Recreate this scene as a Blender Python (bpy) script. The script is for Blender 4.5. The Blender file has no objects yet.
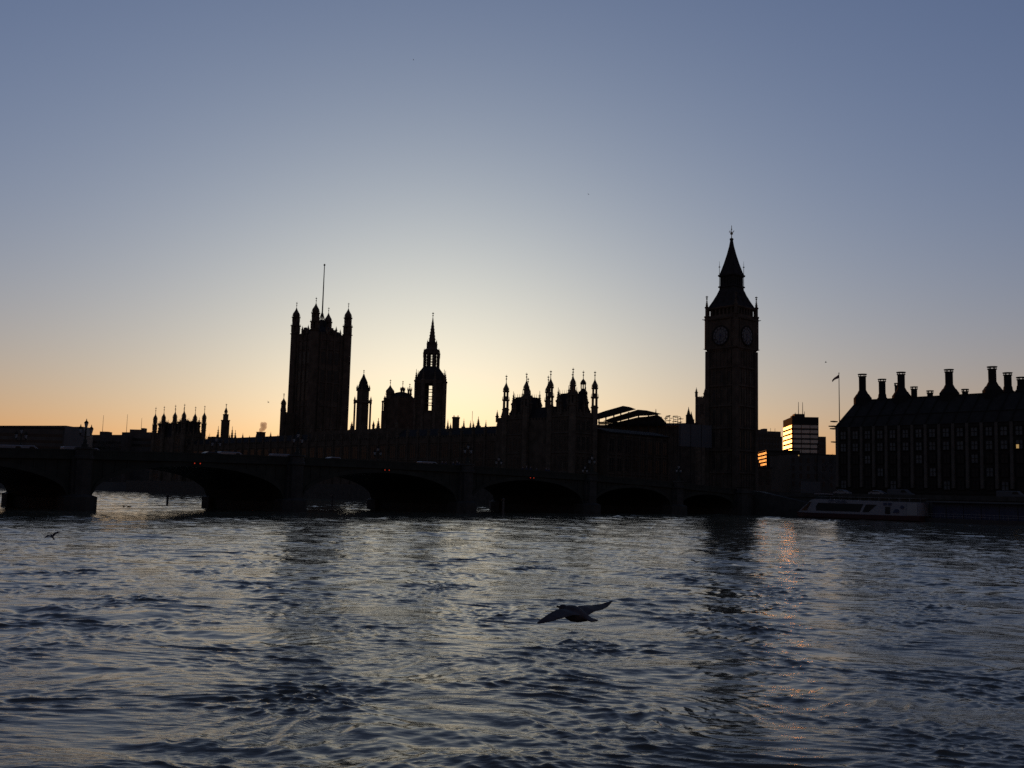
import bpy, math, random
import numpy as np
from mathutils import Matrix, Vector
random.seed(7)
R = math.radians
S = bpy.context.scene
COL = S.collection

# ------------------------------------------------------------------ camera, sky, sun, exposure
CAMZ, F, PITCH, ROLL = 4.24, 1000.0, R(6.25), R(1.4)
cam = bpy.data.cameras.new('camera'); camo = bpy.data.objects.new('camera', cam); COL.objects.link(camo)
cam.sensor_width = 36.0; cam.lens = F * 36.0 / 1024.0; cam.clip_start = 0.1; cam.clip_end = 20000
camo.matrix_world = Matrix.Translation((0, 0, CAMZ)) @ Matrix.Rotation(R(90) + PITCH, 4, 'X') @ Matrix.Rotation(ROLL, 4, 'Z')
S.camera = camo

SUN_EL, SUN_ROT = R(3.0), R(-4.5)
w = bpy.data.worlds.new('World'); S.world = w; w.use_nodes = True
nt = w.node_tree; bg = nt.nodes['Background']
def vmath(op, a, b, c=None):
    v = nt.nodes.new('ShaderNodeVectorMath'); v.operation = op
    for k, q in enumerate((a, b, c)):
        if q is None: continue
        if isinstance(q, tuple): v.inputs[k].default_value = q
        else: nt.links.new(q, v.inputs[k])
    return v.outputs[0]
# clear air and a dusty layer of the same sunset sky, weighted per channel (white balance), with a soft shoulder next to the sun
skies = []
for dust, ozone in ((.1, 3.0), (4.0, 5.0)):
    sk = nt.nodes.new('ShaderNodeTexSky'); sk.sky_type = 'NISHITA'; sk.sun_disc = False
    sk.sun_elevation = SUN_EL; sk.sun_rotation = SUN_ROT; sk.air_density = 1.0; sk.dust_density = dust; sk.ozone_density = ozone
    skies.append(sk.outputs[0])
mixed = vmath('MULTIPLY_ADD', skies[0], (.2240, .0880, .0622), vmath('MULTIPLY', skies[1], (.0920, .1357, .1354)))
soft = vmath('DIVIDE', mixed, vmath('MULTIPLY_ADD', mixed, (.3, .3, .3), (1, 1, 1)))
nt.links.new(vmath('SCALE', soft, (0, 0, 0)), bg.inputs[0]); nt.nodes[-1].inputs['Scale'].default_value = 1 / .15
bg.inputs[1].default_value = 0.15
sun = bpy.data.lights.new('sun', 'SUN'); sun.energy = 2.0; sun.angle = R(0.5); sun.color = (1.0, .34, .07)
suno = bpy.data.objects.new('sun', sun); COL.objects.link(suno)
sd = Vector((math.sin(SUN_ROT) * math.cos(SUN_EL), math.cos(SUN_ROT) * math.cos(SUN_EL), math.sin(SUN_EL)))
suno.rotation_euler = sd.to_track_quat('Z', 'Y').to_euler()
S.view_settings.view_transform = 'Standard'; S.view_settings.look = 'None'
S.view_settings.exposure = 0.0; S.view_settings.gamma = 1.0; S.view_settings.use_curve_mapping = False
S.cycles.use_denoising = False

# ------------------------------------------------------------------ frames: u runs west along the bridge, v runs south up the river
TH = R(42); U = Vector((math.cos(TH), math.sin(TH))); V = Vector((-math.sin(TH), math.cos(TH))); P0 = Vector((-67.0, 157.0))
def G(a, b): return P0 + a * U + b * V
def GI(X, Y):
    d = Vector((X, Y)) - P0
    return d.dot(U), d.dot(V)
_M = camo.matrix_world.to_3x3()
def ray(px, py):
    d = _M @ Vector(((px - 512) / F, (384 - py) / F, -1.0))
    return d / d.y
def hit(px, py, Y=None, a=None):
    """site coordinates (a, b, z) where a sight line meets depth Y or the north-south line a"""
    d = ray(px, py)
    if Y is None: Y = (a - 67 * U.x + 157 * U.y) / (d.x * U.x + U.y)
    A, B = GI(d.x * Y, Y)
    return A, B, CAMZ + d.z * Y
def zz(px, py, Y): return CAMZ + ray(px, py).z * Y

# ------------------------------------------------------------------ materials
def mat(name, col, rough=.85, var=.25, scale=.6, metal=0.0, spec=.3, emit=None, estr=0.0, bump=0.0, tr=0.0):
    m = bpy.data.materials.new(name); m.use_nodes = True
    n = m.node_tree; p = n.nodes['Principled BSDF']
    p.inputs['Roughness'].default_value = rough; p.inputs['Metallic'].default_value = metal
    p.inputs['Specular IOR Level'].default_value = spec
    tc = n.nodes.new('ShaderNodeTexCoord'); no = n.nodes.new('ShaderNodeTexNoise'); rp = n.nodes.new('ShaderNodeValToRGB')
    no.inputs['Scale'].default_value = scale; no.inputs['Detail'].default_value = 5
    n.links.new(tc.outputs['Object'], no.inputs['Vector']); n.links.new(no.outputs['Fac'], rp.inputs['Fac'])
    rp.color_ramp.elements[0].position = .3; rp.color_ramp.elements[1].position = .7
    rp.color_ramp.elements[0].color = tuple(c * (1 - var) for c in col) + (1,)
    rp.color_ramp.elements[1].color = tuple(min(1, c * (1 + var)) for c in col) + (1,)
    n.links.new(rp.outputs['Color'], p.inputs['Base Color'])
    if bump:
        b = n.nodes.new('ShaderNodeBump'); b.inputs['Strength'].default_value = bump; b.inputs['Distance'].default_value = .1
        n.links.new(no.outputs['Fac'], b.inputs['Height']); n.links.new(b.outputs['Normal'], p.inputs['Normal'])
    if emit:
        p.inputs['Emission Color'].default_value = tuple(emit) + (1,); p.inputs['Emission Strength'].default_value = estr
    if tr: p.inputs['Transmission Weight'].default_value = tr
    return m
M = dict(
    stone=mat('sooty_limestone', (.060, .045, .030), .9, .35, .35, bump=.3, spec=.1),
    stone2=mat('weathered_limestone', (.075, .057, .038), .9, .35, .5, bump=.3, spec=.1),
    slate=mat('iron_roof_plates', (.026, .023, .021), .85, .3, .8, spec=.03),
    dark=mat('black_iron', (.02, .018, .016), .9, .2, 2, spec=.01),
    gilt=mat('dull_gilding', (.16, .11, .05), .5, .2, 2, metal=.5),
    glass=mat('dark_window_glass', (.018, .017, .015), .25, .2, .3, spec=.12),
    sky_pane=mat('window_painted_sky_sheen', (.075, .072, .062), .5, .3, .25, spec=.2),  # grey sky reflection painted into the pane colour
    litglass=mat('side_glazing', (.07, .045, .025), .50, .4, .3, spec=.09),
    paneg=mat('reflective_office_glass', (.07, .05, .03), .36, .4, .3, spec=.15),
    opal=mat('opal_clock_glass', (.09, .087, .08), .6, .06, 1),
    granite=mat('wet_granite', (.040, .034, .026), .8, .3, .7, bump=.3, spec=.15),
    iron=mat('dark_painted_ironwork', (.030, .029, .021), .7, .25, .6, spec=.08),
    asphalt=mat('asphalt', (.05, .05, .052), .9, .2, 1),
    paving=mat('grey_paving', (.14, .135, .13), .9, .2, .8),
    earth=mat('town_ground', (.05, .047, .04), .95, .3, .05),
    bronze=mat('bronze_facade', (.021, .017, .013), .8, .25, .6, spec=.1),
    fin=mat('gritstone_fin', (.07, .058, .044), .85, .2, .6, spec=.1),
    concrete=mat('dark_concrete', (.055, .047, .038), .9, .25, .15, spec=.1),
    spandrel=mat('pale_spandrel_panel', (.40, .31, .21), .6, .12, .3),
    white=mat('off_white_paint', (.17, .15, .14), .5, .08, .4),
    red=mat('dark_red_paint', (.045, .014, .012), .5, .15, .6),
    blue=mat('dark_blue_paint', (.02, .025, .05), .4, .15, .6),
    black=mat('black_paint', (.02, .02, .02), .3, .15, .6),
    silver=mat('silver_paint', (.18, .17, .16), .35, .06, .6, metal=.4),
    rubber=mat('rubber', (.02, .02, .02), .9, .1, 3),
    lantern=mat('frosted_lantern_glass', (.20, .20, .19), .3, .06, 2, spec=.6),
    redlamp=mat('red_signal_lens', (.3, .01, .01), .3, .05, 2, emit=(1, .08, .03), estr=.35),
    warmlamp=mat('lit_room', (.5, .35, .15), .6, .05, 2, emit=(1, .62, .22), estr=.35),
    timber=mat('weathered_timber', (.07, .055, .04), .9, .3, 2, bump=.4),
    sheet=mat('scaffold_sheeting', (.06, .056, .052), .7, .12, .2),
    leadroof=mat('lead_roof', (.16, .15, .145), .5, .15, .3, spec=.2),
    cloth=mat('flag_cloth', (.15, .06, .05), .9, .3, 2),
    bark=mat('bark', (.05, .04, .03), .95, .3, 2),
    twig=mat('bare_twigs', (.04, .033, .026), .95, .3, 2),
    skin=mat('skin', (.45, .3, .22), .6, .08, 5),
    coat=mat('dark_coat', (.03, .03, .04), .9, .2, 3),
    gull=mat('grey_gull_plumage', (.07, .062, .058), .85, .35, 5),
    brick=mat('portland_stone_blocks', (.25, .22, .18), .9, .2, .1),
)

# ------------------------------------------------------------------ mesh kit
class MB:
    def __init__(s): s.v = []; s.f = []
    def add(s, vs, fs):
        o = len(s.v); s.v += [tuple(p) for p in vs]; s.f += [tuple(i + o for i in f) for f in fs]; return s
    def box(s, x0, x1, y0, y1, z0, z1):
        return s.add([(x0, y0, z0), (x1, y0, z0), (x1, y1, z0), (x0, y1, z0), (x0, y0, z1), (x1, y0, z1), (x1, y1, z1), (x0, y1, z1)],
                     [(3, 2, 1, 0), (4, 5, 6, 7), (0, 1, 5, 4), (1, 2, 6, 5), (2, 3, 7, 6), (3, 0, 4, 7)])
    def lathe(s, cx, cy, prof, n=8, rot=0.0):
        vs, fs = [], []
        for r, z in prof:
            for k in range(n):
                t = rot + 2 * math.pi * k / n; vs.append((cx + r * math.cos(t), cy + r * math.sin(t), z))
        for i in range(len(prof) - 1):
            for k in range(n):
                k2 = (k + 1) % n; fs.append((i * n + k, i * n + k2, (i + 1) * n + k2, (i + 1) * n + k))
        fs.append(tuple(range(n))[::-1]); fs.append(tuple((len(prof) - 1) * n + k for k in range(n)))
        return s.add(vs, fs)
    def oct(s, cx, cy, prof): return s.lathe(cx, cy, prof, 8, R(22.5))
    def sq(s, cx, cy, prof): return s.lathe(cx, cy, [(h * 2 ** .5, z) for h, z in prof], 4, R(45))
    def tube(s, p, q, r0, r1=None, n=6):
        r1 = r0 if r1 is None else r1; p = Vector(p); q = Vector(q); d = (q - p)
        if d.length < 1e-6: return s
        d.normalize(); e = d.orthogonal().normalized(); f = d.cross(e); vs = []
        for c, r in ((p, r0), (q, r1)):
            for k in range(n):
                t = 2 * math.pi * k / n; vs.append(c + r * (math.cos(t) * e + math.sin(t) * f))
        fs = [(k, (k + 1) % n, n + (k + 1) % n, n + k) for k in range(n)] + [tuple(range(n))[::-1], tuple(range(n, 2 * n))]
        return s.add(vs, fs)
    def ext_y(s, out, y0, y1):          # outline in (x, z) pushed along y
        n = len(out); vs = [(x, y0, z) for x, z in out] + [(x, y1, z) for x, z in out]
        return s.add(vs, [(k, (k + 1) % n, n + (k + 1) % n, n + k) for k in range(n)] + [tuple(range(n))[::-1], tuple(range(n, 2 * n))])
    def ext_x(s, out, x0, x1):          # outline in (y, z) pushed along x
        n = len(out); vs = [(x0, y, z) for y, z in out] + [(x1, y, z) for y, z in out]
        return s.add(vs, [(k, (k + 1) % n, n + (k + 1) % n, n + k) for k in range(n)] + [tuple(range(n))[::-1], tuple(range(n, 2 * n))])
    def ball(s, c, rx, ry, rz, n=8, m=5):
        prof = [(max(1e-3, math.sin(math.pi * i / m)), -math.cos(math.pi * i / m)) for i in range(m + 1)]
        o = len(s.v); s.lathe(0, 0, prof, n)
        for i in range(o, len(s.v)):
            x, y, z = s.v[i]; s.v[i] = (c[0] + x * rx, c[1] + y * ry, c[2] + z * rz)
        return s
    def loft(s, rings):
        n = len(rings[0]); vs = [p for r in rings for p in r]
        fs = [(i * n + k, i * n + (k + 1) % n, (i + 1) * n + (k + 1) % n, (i + 1) * n + k) for i in range(len(rings) - 1) for k in range(n)]
        fs += [tuple(range(n))[::-1], tuple((len(rings) - 1) * n + k for k in range(n))]
        return s.add(vs, fs)
    def mesh(s, name, m, smooth=False):
        me = bpy.data.meshes.new(name); me.from_pydata(s.v, [], s.f); me.materials.append(M[m] if isinstance(m, str) else m)
        import bmesh
        b = bmesh.new(); b.from_mesh(me); bmesh.ops.recalc_face_normals(b, faces=b.faces); b.to_mesh(me); b.free()
        if smooth: me.polygons.foreach_set('use_smooth', [True] * len(me.polygons))
        me.update(); return me
    def build(s, name, m, parent=None, smooth=False):
        o = bpy.data.objects.new(name, s.mesh(name, m, smooth)); COL.objects.link(o)
        if parent: o.parent = parent
        return o
def tag(o, label=None, cat=None, group=None, kind=None):
    for k, val in (('label', label), ('category', cat), ('group', group), ('kind', kind)):
        if val: o[k] = val
    return o
def empty(name, x, y, z, rz, label, cat, group=None):
    o = bpy.data.objects.new(name, None); COL.objects.link(o); o.empty_display_size = .5
    o.location = (x, y, z); o.rotation_euler = (0, 0, rz); return tag(o, label, cat, group)
def site(name, a, b, label, cat, group=None, z=0.0, rot=0.0):
    p = G(a, b); return empty(name, p.x, p.y, z, TH + rot, label, cat, group)
def world(name, x, y, z, label, cat, group=None, rz=0.0): return empty(name, x, y, z, rz, label, cat, group)
def dup(o, parent=None):
    c = o.copy(); COL.objects.link(c)
    if parent: c.parent = parent
    for ch in list(o.children): dup(ch, c)
    return c

# gothic pieces -----------------------------------------------------
def finial(mb, x, y, z0, h, r=.12):
    mb.lathe(x, y, [(r, z0), (r * .7, z0 + h * .8), (r * .3, z0 + h)], 5)
    mb.ball((x, y, z0 + h * .45), r * 2.2, r * 2.2, r * 2.0, 6, 4)
    zc = z0 + h * .78
    mb.box(x - r * 3, x + r * 3, y - r * .7, y + r * .7, zc - r, zc + r); mb.box(x - r * .7, x + r * .7, y - r * 3, y + r * 3, zc - r * .95, zc + r * .95)
def pinnacle(mb, x, y, z0, h, r):
    mb.sq(x, y, [(r, z0), (r, z0 + h * .42), (r * 1.35, z0 + h * .44), (r * 1.35, z0 + h * .5), (r * .8, z0 + h * .52), (r * .15, z0 + h * .88), (r * .12, z0 + h)])
    for t in (.6, .7, .8):
        q = r * (.8 - (t - .52) * 1.75) + r * .25
        mb.sq(x, y, [(q, z0 + h * t), (q, z0 + h * (t + .025))])
def turret(mb, x, y, r, z0, z1, stages, zcap, ztip):
    """octagonal turret: shaft z0..z1, open lantern stages [(lo, hi)], ogee cap to zcap, finial to ztip"""
    mb.oct(x, y, [(r, z0), (r, z1), (r * 1.2, z1 + .1), (r * 1.2, z1 + .45), (r, z1 + .5)])
    top = z1 + .5; rr = r
    for lo, hi in stages:
        mb.oct(x, y, [(rr * .98, top), (rr * .98, lo)])
        for k in range(4):
            t = R(90 * k); cx, cy = x + rr * .72 * math.cos(t), y + rr * .72 * math.sin(t)
            mb.lathe(cx, cy, [(rr * .46, lo), (rr * .46, hi)], 4, t)
        mb.oct(x, y, [(rr, hi), (rr * 1.2, hi + .15), (rr * 1.2, hi + .5), (rr * .9, hi + .55)])
        for k in range(8):
            t = R(45 * k + 22.5); mb.lathe(x + rr * 1.05 * math.cos(t), y + rr * 1.05 * math.sin(t), [(.16, hi + .5), (.04, hi + 1.7)], 4)
        top = hi + .55; rr *= .86
    h = zcap - top
    mb.oct(x, y, [(rr * .95, top), (rr * 1.12, top + h * .18), (rr * 1.05, top + h * .38), (rr * .62, top + h * .62), (rr * .28, top + h * .85), (rr * .16, zcap)])
    finial(mb, x, y, zcap - .05, ztip - zcap + .05, .15)
def arch_window(mb, x0, x1, z0, z1, d0, d1):          # pointed window leaf in the xz plane between depths d0..d1
    xm = (x0 + x1) / 2; h = (x1 - x0) * .75
    mb.ext_y([(x0, z0), (x1, z0), (x1, z1 - h), (xm + (x1 - xm) * .6, z1 - h * .35), (xm, z1), (xm - (xm - x0) * .6, z1 - h * .35), (x0, z1 - h)], d0, d1)
def win_x(parent, y0, y1, z0, z1, x, mull=2, name='window'):   # window on a face looking along -x
    mb = MB(); mb.box(x - .02, x + .25, y0, y1, z0, z1); o = mb.build(name, 'glass', parent)
    fr = MB(); t = .14
    for k in range(mull + 1):
        yy = y0 + (y1 - y0) * k / mull; fr.box(x - .12, x + .1, yy - t / 2, yy + t / 2, z0 - t, z1 + t)
    for zq in (z0, (z0 + z1) / 2, z1): fr.box(x - .10, x + .08, y0 + t / 2, y1 - t / 2, zq - t / 2, zq + t / 2)
    fr.build('frame', 'stone2', o); return o
def win_y(parent, x0, x1, z0, z1, y, mull=2, name='window'):   # window on a face looking along -y
    mb = MB(); mb.box(x0, x1, y - .02, y + .25, z0, z1); o = mb.build(name, 'glass', parent)
    fr = MB(); t = .14
    for k in range(mull + 1):
        xx = x0 + (x1 - x0) * k / mull; fr.box(xx - t / 2, xx + t / 2, y - .12, y + .1, z0 - t, z1 + t)
    for zq in (z0, (z0 + z1) / 2, z1): fr.box(x0 + t / 2, x1 - t / 2, y - .10, y + .08, zq - t / 2, zq + t / 2)
    fr.build('frame', 'stone2', o); return o
def battlement(mb, x0, x1, y0, y1, z, t=.5, step=1.6, h=.9):
    n = max(2, int((x1 - x0) / step))
    for k in range(n):
        a = x0 + (x1 - x0) * (k + .22) / n; b = x0 + (x1 - x0) * (k + .78) / n
        mb.box(a, b, y0, y0 + t, z, z + h); mb.box(a, b, y1 - t, y1, z, z + h)
    n = max(2, int((y1 - y0) / step))
    for k in range(n):
        a = y0 + (y1 - y0) * (k + .22) / n; b = y0 + (y1 - y0) * (k + .78) / n
        mb.box(x0, x0 + t, a, b, z, z + h * .98); mb.box(x1 - t, x1, a, b, z, z + h * .98)

GZ = 5.3      # street level on the west bank

# ------------------------------------------------------------------ the setting: land, river
def poly_slab(name, pts, z0, z1, m):
    mb = MB(); n = len(pts); vs = [(p.x, p.y, z0) for p in pts] + [(p.x, p.y, z1) for p in pts]
    mb.add(vs, [(k, (k + 1) % n, n + (k + 1) % n, n + k) for k in range(n)] + [tuple(range(n))[::-1], tuple(range(n, 2 * n))])
    return tag(mb.build(name, m), kind='structure')
poly_slab('ground', [G(182, -700), G(182, 40), G(171, 420), G(150, 620), G(-60, 760), G(-900, 1100), G(-2500, 6000), G(7000, 6000), G(7000, -2500), G(1500, -2500)], -6, GZ, 'earth')
poly_slab('east_bank_ground', [G(-66.5, -60), G(-66.5, 500), G(-250, 900), G(-1500, 900), G(-1500, -60)], -6, 5.6, 'earth')

def water():
    hdx = []
    Y = [4.0]
    while Y[-1] < 2500:
        y = Y[-1]; Y.append(y + (max(.032, .0024 * y) if y < 620 else .03 * y))
    Y = np.array(Y); n = 1050
    t = np.concatenate([np.linspace(-1.6, -.62, 60, endpoint=False), np.linspace(-.62, .62, n), np.linspace(.62, 1.6, 61)[1:]])
    T, YY = np.meshgrid(t, Y); XX = T * (YY + 2.0)
    dx = (1.24 / n) * (YY + 2.0); dy = np.where(YY < 620, np.maximum(.032, .0024 * YY), .03 * YY)
    sp = np.maximum(dx, dy)
    rng = np.random.default_rng(11)
    Z = np.zeros_like(XX); DX = np.zeros_like(XX); DY = np.zeros_like(XX)
    def lowfreq(sc, k, seed):
        r = np.random.default_rng(seed); o = np.zeros_like(XX)
        for _ in range(k):
            an = r.uniform(0, 2 * math.pi); kk = 2 * math.pi / (sc * r.uniform(.6, 1.6))
            o += np.sin(kk * (XX * math.cos(an) + YY * math.sin(an)) + r.uniform(0, 6.28))
        return o / math.sqrt(k / 2)
    mA = np.clip(1 + .45 * lowfreq(16, 8, 3), .25, 2.0)      # rough and calm patches
    mB = np.clip(1 + .42 * lowfreq(5, 12, 4), .25, 2.0)
    far = 1 + 1.8 * np.clip((YY - 175) / 100, 0, 1)      # the reach above the bridge is choppier
    wx = .5 * lowfreq(9, 6, 5); wy = .5 * lowfreq(9, 6, 6)     # bent crests
    N = 130
    for i in range(N):
        lam = .13 * (7.0 / .13) ** ((i + rng.uniform(0, 1)) / N)
        an = R(82) + rng.normal(0, .45 if lam < .5 else .60)
        k = 2 * math.pi / lam; ph = rng.uniform(0, 6.28)
        amp = .0473 * lam * np.interp(math.log(lam), [math.log(q) for q in (.13, .4, 1.0, 2.0, 4.0, 7.0)], [.070, .098, .074, .038, .018, .008])
        fade = np.clip((lam / sp - 2.0) / 2.0, 0, 1)
        md = mA if lam > 1.2 else mB
        q = k * ((XX + wx) * math.cos(an) + (YY + wy) * math.sin(an)) + ph
        A = amp * fade * md * far
        Z += A * np.sin(q); c = A * np.cos(q) * 1.15
        DX += c * math.cos(an); DY += c * math.sin(an)
    co = np.stack([XX + DX, YY + DY, Z], -1).reshape(-1, 3)
    nr, nc = XX.shape; idx = np.arange(nr * nc).reshape(nr, nc)
    q = np.stack([idx[:-1, :-1], idx[:-1, 1:], idx[1:, 1:], idx[1:, :-1]], -1).reshape(-1, 4)
    me = bpy.data.meshes.new('river_water'); me.vertices.add(len(co)); me.vertices.foreach_set('co', co.astype(np.float32).ravel())
    me.loops.add(q.size); me.loops.foreach_set('vertex_index', q.astype(np.int32).ravel())
    me.polygons.add(len(q)); me.polygons.foreach_set('loop_start', np.arange(0, q.size, 4, dtype=np.int32))
    me.polygons.foreach_set('use_smooth', np.ones(len(q), bool))
    me.update(calc_edges=True); me.validate()
    m = bpy.data.materials.new('river_water'); m.use_nodes = True; n = m.node_tree; p = n.nodes['Principled BSDF']
    p.inputs['Base Color'].default_value = (.082, .073, .046, 1); p.inputs['Roughness'].default_value = .07; p.inputs['IOR'].default_value = 1.33
    tc = n.nodes.new('ShaderNodeTexCoord'); mp = n.nodes.new('ShaderNodeMapping'); mp.inputs['Scale'].default_value = (.38, 1.25, 1)
    n.links.new(tc.outputs['Object'], mp.inputs['Vector'])
    patch = n.nodes.new('ShaderNodeTexNoise'); patch.inputs['Scale'].default_value = .16; patch.inputs['Detail'].default_value = 3; patch.inputs['Distortion'].default_value = 1.2
    pr = n.nodes.new('ShaderNodeMapRange'); pr.inputs['From Min'].default_value = .36; pr.inputs['From Max'].default_value = .62; pr.inputs['To Min'].default_value = .3; pr.inputs['To Max'].default_value = 1.0
    n.links.new(tc.outputs['Object'], patch.inputs['Vector']); n.links.new(patch.outputs['Fac'], pr.inputs['Value'])
    last = None
    for sc, dist, det, patched in ((.5, .06, 3, 0), (3.5, .022, 3, 1), (9, .010, 3, 1)):
        a = n.nodes.new('ShaderNodeTexNoise'); a.inputs['Scale'].default_value = sc; a.inputs['Detail'].default_value = det; a.inputs['Distortion'].default_value = .7
        b = n.nodes.new('ShaderNodeBump'); b.inputs['Distance'].default_value = dist; b.inputs['Strength'].default_value = 1.0
        n.links.new(mp.outputs[0], a.inputs['Vector']); n.links.new(a.outputs['Fac'], b.inputs['Height'])
        if patched: n.links.new(pr.outputs[0], b.inputs['Strength'])
        if last: n.links.new(last.outputs[0], b.inputs['Normal'])
        last = b
    n.links.new(last.outputs[0], p.inputs['Normal'])
    me.materials.append(m)
    o = bpy.data.objects.new('river_water', me); COL.objects.link(o); tag(o, kind='structure')
water()
mb = MB(); mb.add([(-6000, -3000, -.9), (6000, -3000, -.9), (6000, 6000, -.9), (-6000, 6000, -.9)], [(0, 1, 2, 3)])
tag(mb.build('river_bed', 'earth'), kind='structure')

def river_wall():
    r = site('embankment_wall', 0, 0, 'dark granite river wall along the far bank below the palace and the office block', 'river wall')
    mb = MB(); mb.box(180.6, 181.9, -300, -.6, -3, 5.2); mb.build('wall', 'granite', r)
    mb = MB(); mb.box(180.3, 182.0, -300, -.5, 5.21, 6.3); mb.build('parapet', 'granite', r)
    mb = MB(); mb.add([(180.6, 36.5, -3), (182.1, 36.5, -3), (171.1, 420, -3), (169.6, 420, -3), (180.6, 36.5, 6.4), (182.1, 36.5, 6.4), (171.1, 420, 6.4), (169.6, 420, 6.4)],
                     [(3, 2, 1, 0), (4, 5, 6, 7), (0, 1, 5, 4), (1, 2, 6, 5), (2, 3, 7, 6), (3, 0, 4, 7)]); mb.build('terrace_wall', 'granite', r)
    # stair ramp down from the bridge foot
    mb = MB(); mb.ext_x([(-1.2, 0), (-1.2, 6.6), (-4, 6.4), (-22, 3.2), (-22, 0)], 177.6, 180.5); mb.build('stair_wall', 'granite', r)
river_wall()

def east_sky_blocker(name, label, b0, b1, h):  # out of view, added to keep low eastern sky off the palace windows
    r = site(name, -84, b1, label, 'building')
    mb = MB(); mb.box(-34, 0, b0 - b1, 0, 4.6, h); n = max(6, int((b1 - b0) / 9))
    for k in range(n + 1): mb.box(-.01, .5, (b0 - b1) * k / n - .6, (b0 - b1) * k / n + .6, 5, h - 1)
    mb.build('wall', 'brick', r)
    rf = MB(); rf.ext_y([(.8, h), (-34.8, h), (-28, h + 9), (-6, h + 9)], b0 - b1 + .02, -.02); rf.build('roof', 'slate', r)
    for k in range(n):
        f = MB(); y = (b0 - b1) * (k + .5) / n
        f.box(-.2, .06, y - 1, y + 1, 10, h - 4)
        f.build('window_bay', 'glass', r)
east_sky_blocker('county_sky_blocker', 'unseen office building on the near bank north of the bridge, added to block eastern sky', -260, -24, 36)
east_sky_blocker('hospital_sky_blocker', 'unseen hospital building on the near bank south of the bridge, added to block eastern sky', 62, 420, 34)

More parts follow.
